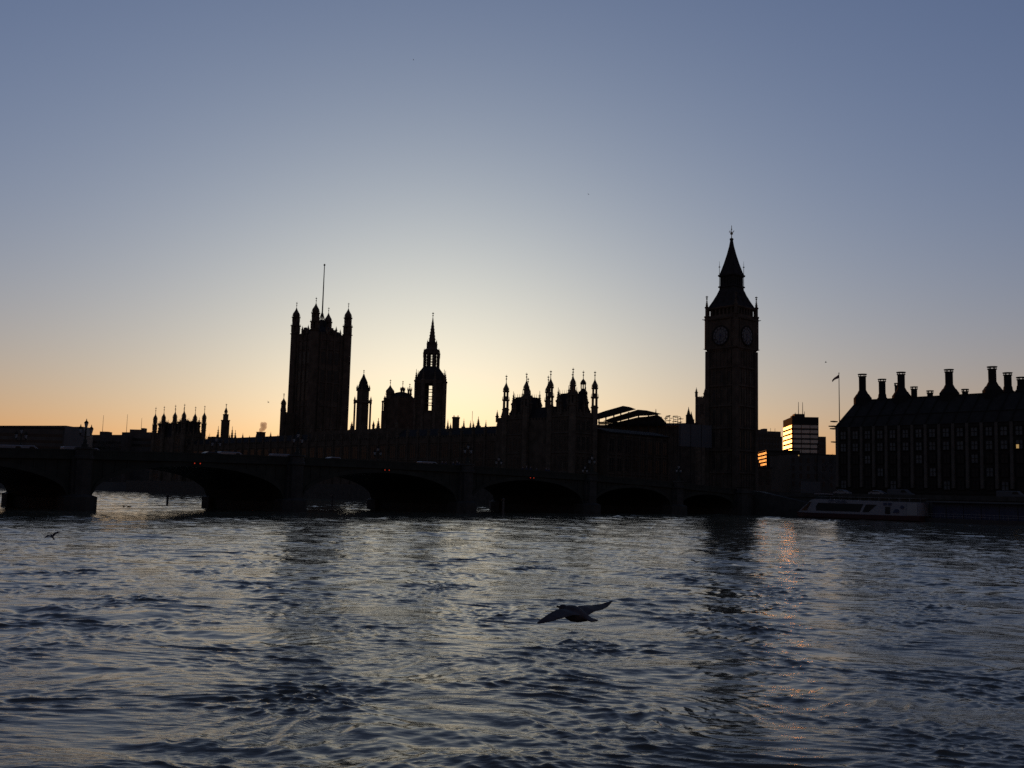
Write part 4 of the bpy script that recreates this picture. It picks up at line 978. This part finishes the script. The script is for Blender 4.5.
# ------------------------------------------------------------------ left-hand skyline
def left_blocks():
    def blk(name, label, x0, x1, top, Y, dep=30, m='concrete', wins=6, slope=None):
        A = ray(x0, top) * Y; B = ray(x1, top) * Y; z1 = CAMZ + A.z; W_ = B.x - A.x; z2 = CAMZ + B.z
        t = world(name, A.x, A.y, 0, label, 'building')
        mb = MB(); mb.ext_y([(0, GZ - 1), (W_, GZ - 1), (W_, z2), (0, z1)] if not slope else [(0, GZ - 1), (W_, GZ - 1), (W_, z2 - slope), (W_ * .82, z2), (0, z1)], 0, dep); mb.build('wall', m, t)
        for k in range(wins):
            f = MB(); z = z1 - 5 - 5 * k; f.box(2, W_ - 2, -.06, .2, z - 2.2, z); f.build('window_strip', 'glass', t)
        return t, W_, z1
    t, W_, z1 = blk('long_flat_building', 'long flat-roofed building on the left skyline behind the bridge', -40, 66, 425.6, 800, 40, 'concrete', 6)
    m_ = MB(); m_.box(-.5, W_ + .5, -.5, 41, z1 - .8, z1 + .5); m_.build('roof', 'slate', t)
    blk('pale_hipped_building', 'smaller paler building with a sloping right end behind the leftmost bridge lamp', 65, 87, 426.8, 760, 12, 'sheet', 0, 7)
    t, W_, z1 = blk('low_roof_block', 'low dark block with a boxy rooftop hut and thin aerial right of the leftmost lamp', 86, 124, 434.8, 860, 30, 'concrete', 2)
    m_ = MB(); m_.box(W_ * .32, W_ * .54, 3, 12, z1, zz(102, 431.3, 860)); m_.build('rooftop_hut', 'concrete', t)
    m_ = MB(); x_ = ray(102.3, 420).x * 862 - t.location.x; m_.tube((x_, 4, z1), (x_, 4, zz(102.3, 415, 862)), .22, .12); m_.build('aerial', 'dark', t)
    t, W_, z1 = blk('mast_topped_block', 'stepped dark block with two thin masts just left of the distant pavilion', 122, 154, 432.2, 880, 30, 'concrete', 2)
    m_ = MB(); m_.box(W_ * .20, W_ * .62, 3, 12, z1, zz(132, 429.2, 880)); m_.box(W_ * .56, W_ * .66, 3.1, 9, z1, zz(140, 427.8, 880)); m_.build('rooftop_hut', 'concrete', t)
    for px_, bt, top in ((126, 431, 414.3), (140.6, 429, 418)):
        x_ = ray(px_, 425).x * 884 - t.location.x; m_ = MB(); m_.tube((x_, 6, z1), (x_, 6, zz(px_, top, 886)), .22, .12); m_.build('mast', 'dark', t)
    blk('far_riverside_terrace', 'far dark riverside terrace glimpsed through the arches and behind the palace', -120, 330, 452, 1150, 40, 'concrete', 3)
left_blocks()

def bare_tree(label, px, base_py, top_py, Y, spread, seed):
    random.seed(seed); q = ray(px, top_py) * Y; zt = CAMZ + q.z; t = world('bare_tree', q.x, q.y, GZ, label, 'tree', 'leafless winter trees on the skyline')
    H = zt - GZ; tr, cr = MB(), MB()
    tr.tube((0, 0, -.3), (0, 0, H * .45), .035 * H * .5, .02 * H * .5, 7); tr.build('trunk', 'bark', t)
    def grow(p, d, l, r, n):
        e = p + d * l; cr.tube(p, e, r, r * .6, 4)
        if n == 0: return
        for k in range(3 if n > 1 else 4):
            nd = (d + Vector((random.uniform(-.8, .8), random.uniform(-.8, .8), random.uniform(-.1, .6)))).normalized()
            grow(p + d * l * random.uniform(.6, 1), nd, l * random.uniform(.55, .8), r * .55, n - 1)
    for k in range(5):
        d = Vector((random.uniform(-1, 1) * spread, random.uniform(-1, 1) * spread, 1)).normalized(); grow(Vector((0, 0, H * random.uniform(.28, .44))), d, H * .24, .011 * H, 4)
    cr.build('crown', 'twig', t)
bare_tree('tiny bare tree on the skyline between the leftmost lamp and the two thin masts', 114, 437, 432.8, 800, .7, 1)
bare_tree('bare tree top just right of the distant turreted pavilion', 213, 437, 431.5, 640, .8, 2)
bare_tree('low bare tree beside the left wall of the many-chimneyed building', 829, 455, 450.5, 400, .9, 5)

def smoke():
    Y = 530; q = ray(262.5, 428) * Y; o = MB()
    for dx, z, r in ((-.6, -.4, 1.3), (.3, .3, 1.5), (.9, 1.2, 1.5), (.2, 2.0, 1.6), (1.1, 2.6, 1.3), (-.3, 2.8, 1.1)): o.ball((dx, 0, z), r, r, r, 12, 8)
    m = bpy.data.materials.new('chimney_smoke'); m.use_nodes = True; n = m.node_tree; n.nodes.remove(n.nodes['Principled BSDF'])
    pv = n.nodes.new('ShaderNodeVolumePrincipled'); pv.inputs['Density'].default_value = .55; pv.inputs['Color'].default_value = (.45, .42, .40, 1); pv.inputs['Anisotropy'].default_value = .5
    n.links.new(pv.outputs[0], n.nodes['Material Output'].inputs['Volume'])
    ob = o.build('chimney_smoke', m); ob.location = (q.x, q.y, CAMZ + q.z - .6)
    rm = ob.modifiers.new('merge', 'REMESH'); rm.mode = 'VOXEL'; rm.voxel_size = .18
    tag(ob, 'small backlit puff of smoke above the palace roof left of the flagstaff tower', 'smoke')
smoke()

# ------------------------------------------------------------------ river traffic and river furniture
def tour_boat():
    A, B, _ = hit(797.5, 514, a=172.0); L = 40.0
    p = G(A, B); d = -V                           # bow to the left (south), stern north
    t = empty('tour_boat', p.x, p.y, 0, math.atan2(d.y, d.x), 'long white sightseeing boat with a raked glass bow and dark red hull at the pier', 'boat')
    t.scale = (.84, 1, .97)
    # local x from bow to stern; the side towards the viewer is local +y ... mirrored shape, so either side is right
    hull = MB(); rg = []
    for x, w_, z0, z1 in ((.0, .25, .3, 1.5), (1.5, 1.4, -.3, 1.45), (4, 2.6, -.7, 1.4), (8, 3.4, -.8, 1.35), (34, 3.5, -.8, 1.35), (40, 3.2, -.5, 1.4)):
        rg.append([(x, -w_, z1), (x, -w_ * .97, .3), (x, -w_ * .6, z0), (x, w_ * .6, z0), (x, w_ * .97, .3), (x, w_, z1)])
    hull.loft(rg); hull.build('hull', 'red', t)
    ca = MB()
    def sec(x, w_, z): return [(x, -w_, 1.36), (x, w_, 1.36), (x, w_ * .93, z), (x, -w_ * .93, z)]
    ca.loft([sec(.9, .9, 1.5), sec(6.5, 2.9, 4.6), sec(8, 3.1, 4.9), sec(20, 3.25, 4.75), sec(39.6, 3.1, 4.55)]); ca.build('cabin', 'white', t)
    for s in (-1, 1):
        def side(name, pts, m, off=.0):
            g = MB(); vs = []
            for k in (0, 1):
                for x, z in pts:
                    w0 = 3.0 if x > 7 else .9 + (x - .9) * 2.0 / 5.6
                    w_ = (3.25 if x > 15 else (3.1 + (x - 8) * .02 if x >= 8 else w0)); w_ *= 1 - .07 * (z - 1.36) / 3.4
                    vs.append((x, s * (w_ + .05 + off - .12 * k), z))
            nn = len(pts); g.add(vs, [tuple(range(nn)), tuple(range(2 * nn - 1, nn - 1, -1))] + [(k, (k + 1) % nn, nn + (k + 1) % nn, nn + k) for k in range(nn)]); return g.build(name, m, t)
        side('bow_window', [(2.4, 1.9), (4.8, 1.9), (6.8, 4.1), (5.9, 4.1)], 'glass')
        side('saloon_window', [(8.6, 1.95), (22.5, 1.95), (23.6, 3.9), (9.2, 3.95), (8.4, 3.0)], 'glass')
        side('saloon_window', [(23.4, 1.95), (25.2, 2.0), (27.6, 3.8), (24.4, 3.85)], 'glass')
        side('door', [(30.2, 1.7), (31.6, 1.7), (31.6, 3.4), (30.2, 3.4)], 'glass'); side('porthole', [(34.6, 3.2), (34.9, 3.0), (35.3, 3.0), (35.6, 3.2), (35.6, 3.6), (35.3, 3.8), (34.9, 3.8), (34.6, 3.6)], 'blue')
        side('painted_mark', [(29.6, 3.75), (30.6, 3.75), (30.6, 4.35), (29.6, 4.35)], 'blue'); side('painted_mark', [(31.0, 3.75), (32.0, 3.75), (32.0, 4.35), (31.0, 4.35)], 'blue')
        side('painted_mark', [(32.4, 2.0), (34.2, 2.0), (34.2, 2.7), (33.6, 2.95), (33, 2.8)], 'blue'); side('stern_panel', [(36.6, 1.5), (39.4, 1.5), (39.4, 4.4), (36.6, 4.4)], 'silver')
    rl = MB()
    for x in range(10, 40, 3):
        for s in (-1, 1): rl.tube((x, s * 2.7, 4.6), (x, s * 2.7, 5.6), .03, n=4)
    for s in (-1, 1): rl.tube((9, s * 2.7, 5.6), (39, s * 2.7, 5.5), .035, n=4)
    rl.build('railing', 'silver', t)
    wh = MB(); wh.loft([[(6.8, -1.5, 4.7), (6.8, 1.5, 4.7), (11, 1.5, 4.8), (11, -1.5, 4.8)], [(7.6, -1.3, 6.1), (7.6, 1.3, 6.1), (10.6, 1.3, 6.1), (10.6, -1.3, 6.1)]]); w_ = wh.build('wheelhouse', 'glass', t)
    rf = MB(); rf.box(6.9, 10.9, -1.6, 1.6, 6.1, 6.35); rf.build('roof', 'white', w_)
    cu = bpy.data.curves.new('lettering', 'FONT'); cu.body = 'CITY CRUISES'; cu.size = .95; cu.extrude = .01; cu.align_x = 'CENTER'
    for s in (1, -1):
        tmp = bpy.data.objects.new('lettering', cu); COL.objects.link(tmp); bpy.context.view_layer.update()
        me = bpy.data.meshes.new_from_object(tmp.evaluated_get(bpy.context.evaluated_depsgraph_get())); bpy.data.objects.remove(tmp)
        me.materials.clear(); me.materials.append(M['blue']); ob = bpy.data.objects.new('lettering', me); COL.objects.link(ob); ob.parent = t
        ob.matrix_local = Matrix.Translation((15.5, s * 3.20, 4.08)) @ Matrix.Rotation(R(180) if s > 0 else 0, 4, 'Z') @ Matrix.Rotation(R(90), 4, 'X')
tour_boat()
def pontoon():
    A, B, _ = hit(928, 518, a=173.0); p = G(A + 2.5, B); d = -V
    t = empty('floating_pier', p.x, p.y, 0, math.atan2(d.y, d.x), 'dark covered floating pier at the right edge, behind the boat stern', 'pier')
    h = MB(); h.box(0, 46, -4, 4, -.8, 1.0); h.build('pontoon', 'black', t)
    r_ = MB(); r_.ext_x([(-4.3, 4.6), (4.3, 4.6), (4.0, 4.95), (-4.0, 4.95)], .4, 45); r_.build('roof', 'concrete', t)
    w_ = MB(); w_.box(1, 44, -2.4, 2.4, 1, 4.6); w_.build('shelter', 'blue', t)
    for k in range(12):
        for s in (-1, 1):
            m_ = MB(); x = 1 + k * 3.9; m_.tube((x, s * 3.8, 1), (x, s * 3.8, 4.6), .09); m_.build('post', 'dark', t)
    ra = MB()
    for s in (-1, 1):
        for z in (1.5, 2.05): ra.tube((.4, s * 3.85, z), (45, s * 3.85, z), .04, n=4)
        for k in range(45): ra.tube((.5 + k, s * 3.85, 1), (.5 + k, s * 3.85, 2.05), .025, n=4)
    ra.build('railing', 'silver', t)
pontoon()
def pile(label, px, wl, top, Y, mark):
    q = ray(px, wl) * Y; t = world('river_pile', q.x, q.y, 0, label, 'post', 'timber piles standing in the river'); zt = zz(px, top, Y)
    m_ = MB(); m_.lathe(0, 0, [(.26, -2), (.24, zt - .2), (.18, zt)], 10); m_.build('post', 'timber', t)
    m_ = MB(); m_.box(-.32, .32, -.32, .32, zt - .75, zt - .35) if mark else m_.lathe(0, 0, [(.29, zt - .6), (.29, zt - .3)], 10); m_.build('collar', 'black', t)
pile('dark post with a thick head, standing in the water under the leftmost whole arch', 167.2, 504.5, 494, 222, True)
pile('thin dark post standing in the water under the arch right of the second pier', 332, 506, 494.5, 240, False)
pile('pale slender post in front of the bridge, right of the third pier', 503, 513, 498, 205, False)
def billboard():
    q = ray(811, 486) * 292; t = world('hoarding_board', q.x, q.y, GZ - .5, 'faint pale rectangular board on posts by the steps left of the boat', 'signboard', rz=R(20))
    m_ = MB(); m_.box(-3.3, 3.3, 0, .25, 1.6, 5.0); m_.build('board', 'sheet', t)
    for x in (-2.6, 2.6):
        m_ = MB(); m_.box(x - .12, x + .12, .26, .5, 0, 5); m_.build('post', 'dark', t)
billboard()

# ------------------------------------------------------------------ traffic
def make_car(name, label, cat, paint, L, W_, H, kind):
    r = bpy.data.objects.new(name, None); COL.objects.link(r); tag(r, label, cat)
    b = MB(); h = W_ / 2
    if kind == 'car':
        prof = [(-L / 2, .35), (-L / 2, .85), (-L * .42, .95), (-L * .33, 1.0), (-L * .2, H - .05), (L * .14, H), (L * .3, 1.02), (L * .48, .85), (L / 2, .6), (L / 2, .35)]
    elif kind == 'cab':
        prof = [(-L / 2, .35), (-L / 2, 1.0), (-L * .43, 1.1), (-L * .36, H - .12), (-L * .25, H), (L * .1, H), (L * .24, 1.15), (L * .47, .95), (L / 2, .7), (L / 2, .35)]
    else:
        prof = [(-L / 2, .4), (-L / 2, H - .15), (-L * .46, H), (L * .22, H), (L * .36, 1.25), (L * .48, 1.05), (L / 2, .7), (L / 2, .4)]
    rings = []
    for y, k in ((-h, 0), (-h + .12, 1), (h - .12, 1), (h, 0)):
        rings.append([(x * (1 if k else .985), y, z if k else min(z, H - .1) * .99) for x, z in prof])
    b.loft(rings); b.build('body', paint, r)
    g = MB(); zb = 1.05 if kind != 'van' or H < 2 else 1.35; x0, x1 = (-L * .27, L * .24) if kind == 'car' else ((-L * .36, L * .2) if kind == 'cab' else (L * .05, L * .3))
    for s in (-1, 1): g.ext_y([(x0, zb), (x1, zb), (x1 - .5, H - .18), (x0 + .25, H - .18)], s * h - .03, s * h + .03)
    g.build('side_window', 'glass', r)
    for x in (-L * .3, L * .31):
        for s in (-1, 1):
            m_ = MB(); m_.lathe(0, 0, [(.2, -.11), (.33, -.1), (.33, .1), (.2, .11)], 14); m_.v = [(x + a_, s * (h - .08) + c, .33 + b_) for a_, b_, c in m_.v]; m_.build('wheel', 'rubber', r)
    for s in (-1, 1):
        m_ = MB(); m_.box(L / 2 - .06, L / 2 + .02, s * h * .7 - .15, s * h * .7 + .15, .62, .8); m_.build('headlight', 'lantern', r)
    return r
def on_bridge(o, px, lane, face=1):
    d = ray(px, 455); b = lane; Y = None
    # sight line meets the lane b = const
    den = (-d.x * U.y + U.x); YY = (b - (67 * -U.y) - (-157 * U.x)) / den if False else None
    best = min((abs(GI(d.x * y, y)[1] - lane), y) for y in [100 + .05 * k for k in range(4400)])[1]
    a, _ = GI(d.x * best, best); p = G(a, lane); sl = math.atan2(deck(a + 1) - deck(a - 1), 2)
    o.location = (p.x, p.y, max(deck(a), GZ + .12) + .02); o.rotation_euler = (0, -sl * face, TH + (0 if face > 0 else math.pi))
for px_, lane, kind, paint, nm, lab in ((10.5, 6.0, 'van', 'white', 'white_van', 'white van on the bridge, nearest the left edge of the view'),
                                     (24.5, 6.2, 'van', 'white', 'white_van', 'second white van from the left on the bridge, its roof just over the parapet'),
                                     (77.5, 6.0, 'van', 'white', 'white_van', 'white van on the bridge just left of the leftmost near lamp'),
                                     (92, 6.4, 'cab', 'silver', 'taxi', 'silver taxi on the bridge just right of the leftmost near lamp'),
                                     (213, 6.0, 'cab', 'black', 'taxi', 'black taxi on the bridge beside the far lamp left of the second pier'),
                                     (231.5, 6.0, 'van', 'silver', 'silver_van', 'silver van on the bridge over the leftmost whole arch'),
                                     (283, 6.0, 'van', 'white', 'white_van', 'white van on the bridge a little left of the second pier'),
                                     (335.5, 6.0, 'cab', 'silver', 'taxi', 'silver taxi on the bridge a little right of the second pier'),
                                     (429, 6.0, 'van', 'silver', 'silver_van', 'silver van on the bridge left of the third pier')):
    o = make_car(nm, lab, 'van' if kind == 'van' else 'taxi', paint, 5.0 if kind == 'van' else 4.6, 1.85 if kind == 'van' else 1.78, 1.72 if kind == 'van' else 1.6, kind)
    o['group'] = 'vehicles crossing the bridge'; on_bridge(o, px_, lane)
for px_, paint, kind, nm, lab, L_, H_ in ((842.5, 'silver', 'car', 'parked_car', 'silver car on the embankment road under the left corner of the many-chimneyed building', 4.4, 1.45),
                                      (877.5, 'silver', 'car', 'parked_car', 'small silver car on the embankment above the middle of the boat', 4.2, 1.45),
                                      (901, 'sheet', 'van', 'grey_minibus', 'pale grey minibus on the embankment above the boat stern', 6.5, 2.1),
                                      (1012, 'sheet', 'van', 'grey_minibus', 'pale grey minibus on the embankment above the floating pier at the right edge', 6.5, 2.1)):
    o = make_car(nm, lab, 'car' if kind == 'car' else 'minibus', paint, L_, 1.9, H_, kind); A, B, _ = hit(px_, 488, a=187.5); p = G(A, B); o.location = (p.x, p.y, GZ + .25 + (0 if kind == 'van' else .35)); o.rotation_euler = (0, 0, TH - R(90))
mb = MB(); mb.box(184, 200, -260, -3.2, GZ - .5, GZ + .24)
rd = tag(mb.build('embankment_road', 'asphalt'), kind='structure'); rd.location = (P0.x, P0.y, 0); rd.rotation_euler = (0, 0, TH)
# a raised footway that carries the cars seen over the river wall
# ------------------------------------------------------------------ people on the bridge
def remeshed(mb, name, m, vox, smooth=True):
    o = mb.build(name, m); rm = o.modifiers.new('r', 'REMESH'); rm.mode = 'VOXEL'; rm.voxel_size = vox; rm.use_smooth_shade = smooth
    sm = o.modifiers.new('s', 'SMOOTH'); sm.iterations = 3; sm.factor = .5
    bpy.context.view_layer.update(); me = bpy.data.meshes.new_from_object(o.evaluated_get(bpy.context.evaluated_depsgraph_get())); bpy.data.objects.remove(o)
    me.name = name; me.materials.clear(); me.materials.append(M[m] if isinstance(m, str) else m); return me
def person_mesh():
    b = MB()
    for s, f in ((-1, .16), (1, -.16)):
        b.tube((s * .09, 0, .92), (s * .1, f * .6 + .03, .5), .095, .07, 8); b.tube((s * .1, f * .6 + .03, .5), (s * .1, f, .08), .065, .045, 8); b.ball((s * .1, f + .06, .05), .05, .13, .05)
        b.tube((s * .2, 0, 1.42), (s * .25, -f * .7, 1.13), .055, .045, 8); b.tube((s * .25, -f * .7, 1.13), (s * .24, -f * .8 + .08, .9), .042, .033, 8); b.ball((s * .24, -f * .8 + .1, .84), .035, .05, .07)
    b.loft([[(c * w_ * math.cos(R(45 * k)), d * math.sin(R(45 * k)), z) for k in range(8)] for c, w_, d, z in ((1, .17, .12, .88), (1, .16, .11, 1.05), (1, .19, .13, 1.3), (1, .2, .12, 1.42), (1, .08, .07, 1.5))])
    b.tube((0, 0, 1.46), (0, .01, 1.58), .06, .055, 8); b.ball((0, .015, 1.67), .075, .095, .12, 10, 7); b.ball((0, .11, 1.66), .015, .02, .02, 6, 4)
    return remeshed(b, 'person', 'skin', .02)
def coat_mesh():
    b = MB()
    b.loft([[(w_ * math.cos(R(30 * k)), d * math.sin(R(30 * k)), z) for k in range(12)] for w_, d, z in ((.21, .17, .62), (.19, .145, .95), (.205, .15, 1.25), (.225, .15, 1.40), (.12, .1, 1.49))])
    for s, f in ((-1, .16), (1, -.16)):
        b.tube((s * .2, 0, 1.42), (s * .25, -f * .7, 1.13), .075, .065, 8); b.tube((s * .25, -f * .7, 1.13), (s * .24, -f * .8 + .08, .93), .06, .052, 8)
        b.tube((s * .09, 0, .92), (s * .1, f * .6 + .03, .5), .105, .085, 8); b.tube((s * .1, f * .6 + .03, .5), (s * .1, f, .09), .08, .06, 8)
    return remeshed(b, 'clothing', 'coat', .022)
def hair_mesh():
    b = MB(); b.ball((0, -.012, 1.70), .086, .1, .105, 10, 7); me = b.mesh('hair', 'black', True); return me
PM, CM, HM = person_mesh(), coat_mesh(), hair_mesh()
for k, px_ in enumerate((442.5, 446, 453.5, 457.5, 459.5, 523, 527, 531, 537, 546.5, 549)):
    o = bpy.data.objects.new('person', PM); COL.objects.link(o); side = 'left' if px_ < 500 else 'right'
    tag(o, 'pedestrian in dark coat on the bridge footway a little %s of the third pier' % side, 'person', 'pedestrians walking %s of the third pier' % side)
    for nm, me in (('clothing', CM), ('hair', HM)):
        c = bpy.data.objects.new(nm, me); COL.objects.link(c); c.parent = o
    on_bridge(o, px_, .95 + .5 * (k % 3)); o.location.z += .12; o.rotation_euler = (0, 0, TH + R(-90 if k % 3 else 90)); s_ = .95 + .04 * (k % 4); o.scale = (s_,) * 3

# ------------------------------------------------------------------ gulls
def wing(b, pts, chord, n=8):
    """pts: list of (pos, chord length, thickness); chord: unit vector from trailing to leading edge"""
    rings = []
    for p, c, th in pts:
        p = Vector(p); rings.append([p + chord * (c * (.5 * math.cos(2 * math.pi * k / n) + .0)) + Vector((0, 0, 1)) * th * math.sin(2 * math.pi * k / n) for k in range(n)])
    b.loft(rings)
def body(b, fwd, n=10, fat=1.0):
    """body along fwd with head, bill and fanned tail"""
    side = fwd.cross(Vector((0, 0, 1))).normalized(); up = side.cross(fwd)
    prof = [(-.23, .075, .010), (-.16, .05, .016), (-.10, .036, .032), (-.03, .056, .052), (.05, .062, .062), (.11, .05, .054), (.155, .036, .042), (.19, .038, .040), (.215, .030, .032), (.235, .012, .014), (.275, .006, .008)]
    prof = [(x, w_ * (fat if -.12 < x < .18 else 1 + (fat - 1) * .5), h * (fat if -.12 < x < .18 else 1 + (fat - 1) * .3)) for x, w_, h in prof]
    b.loft([[fwd * x + side * (w_ * math.cos(2 * math.pi * k / n)) + up * (h * math.sin(2 * math.pi * k / n) + (.02 if x > .16 else 0)) for k in range(n)] for x, w_, h in prof])
def big_gull():
    Y = 12.6; q = ray(573, 614) * Y; b = MB()
    hd = Vector((-.80, .52, .20)).normalized(); ch = hd
    S_ = lambda dx, dy, dz: (dx / 79.4, dy, -dz / 79.4)
    body(b, hd, 12, 1.5)
    b.v = [(x * 1.12 + .05, y * 1.1, z * 1.12 - .01) for x, y, z in b.v]
    S_ = lambda dx, dy, dz: (dx / 83, dy, -dz / 83)
    wing(b, [(S_(0, -.02, -2), .27, .024), (S_(-9, -.10, -2.5), .25, .019), (S_(-20, -.20, 1.0), .20, .013), (S_(-29, -.26, 4.6), .14, .009), (S_(-37, -.29, 7.5), .04, .005)], ch)
    wing(b, [(S_(6, .05, -1), .27, .022), (S_(15, .14, -4.5), .25, .018), (S_(26, .24, -5.0), .20, .012), (S_(35, .31, -7.0), .12, .008), (S_(43, .36, -11.0), .03, .005)], ch)
    me = remeshed(b, 'gull', 'gull', .007); o = bpy.data.objects.new('gull', me); COL.objects.link(o); o.location = (q.x, q.y, CAMZ + q.z)
    tag(o, 'large dark gull gliding low over the water in the foreground with spread wings', 'gull')
big_gull()
def flying_mesh():
    b = MB(); f = Vector((0, 1, 0)); body(b, f)
    for s in (-1, 1): wing(b, [((s * .03, .03, .03), .19, .02), ((s * .2, .06, .17), .17, .016), ((s * .36, .02, .22), .13, .011), ((s * .5, -.08, .24), .03, .006)], f)
    return remeshed(b, 'gull', 'gull', .010)
def resting_mesh():
    b = MB(); f = Vector((0, 1, 0)); body(b, f); b.ball((0, -.03, .035), .075, .2, .06, 10, 6); b.tube((0, .14, .02), (0, .18, .12), .04, .03, 8); b.ball((0, .2, .13), .035, .045, .035)
    b.tube((0, -.1, .05), (0, -.34, .06), .04, .012, 6)
    return remeshed(b, 'gull', 'gull', .010)
FM, RM = flying_mesh(), resting_mesh()
for px_, py, Y, me, rz, roll, lab in ((52.5, 537, 60, FM, 40, -22, 'small gull taking off from the water near the left edge'),
                                    (588.5, 194.5, 330, FM, 40, 20, 'tiny bird high in the empty sky above the middle'),
                                    (413.5, 60, 360, FM, 100, 0, 'tiniest bird near the top of the sky'),
                                    (826, 362.5, 210, FM, 70, -15, 'tiny bird in the sky left of the flagpole'),
                                    (268.5, 402.5, 240, FM, 80, 10, 'tiny bird in the glow left of the flagstaff tower'),
                                    (124, 506.5, 185, RM, 60, 0, 'left one of two gulls resting on the water under the leftmost whole arch'),
                                    (129, 506.8, 183, RM, 80, 0, 'right one of two gulls resting on the water under the leftmost whole arch')):
    q = ray(px_, py) * Y; o = bpy.data.objects.new('gull', me); COL.objects.link(o); o.location = (q.x, q.y, max(.06, CAMZ + q.z)); o.rotation_euler = (R(42) if px_ == 52.5 else 0, R(roll), R(rz)); tag(o, lab, 'gull')
    if me is RM: o.scale = (1.5,) * 3
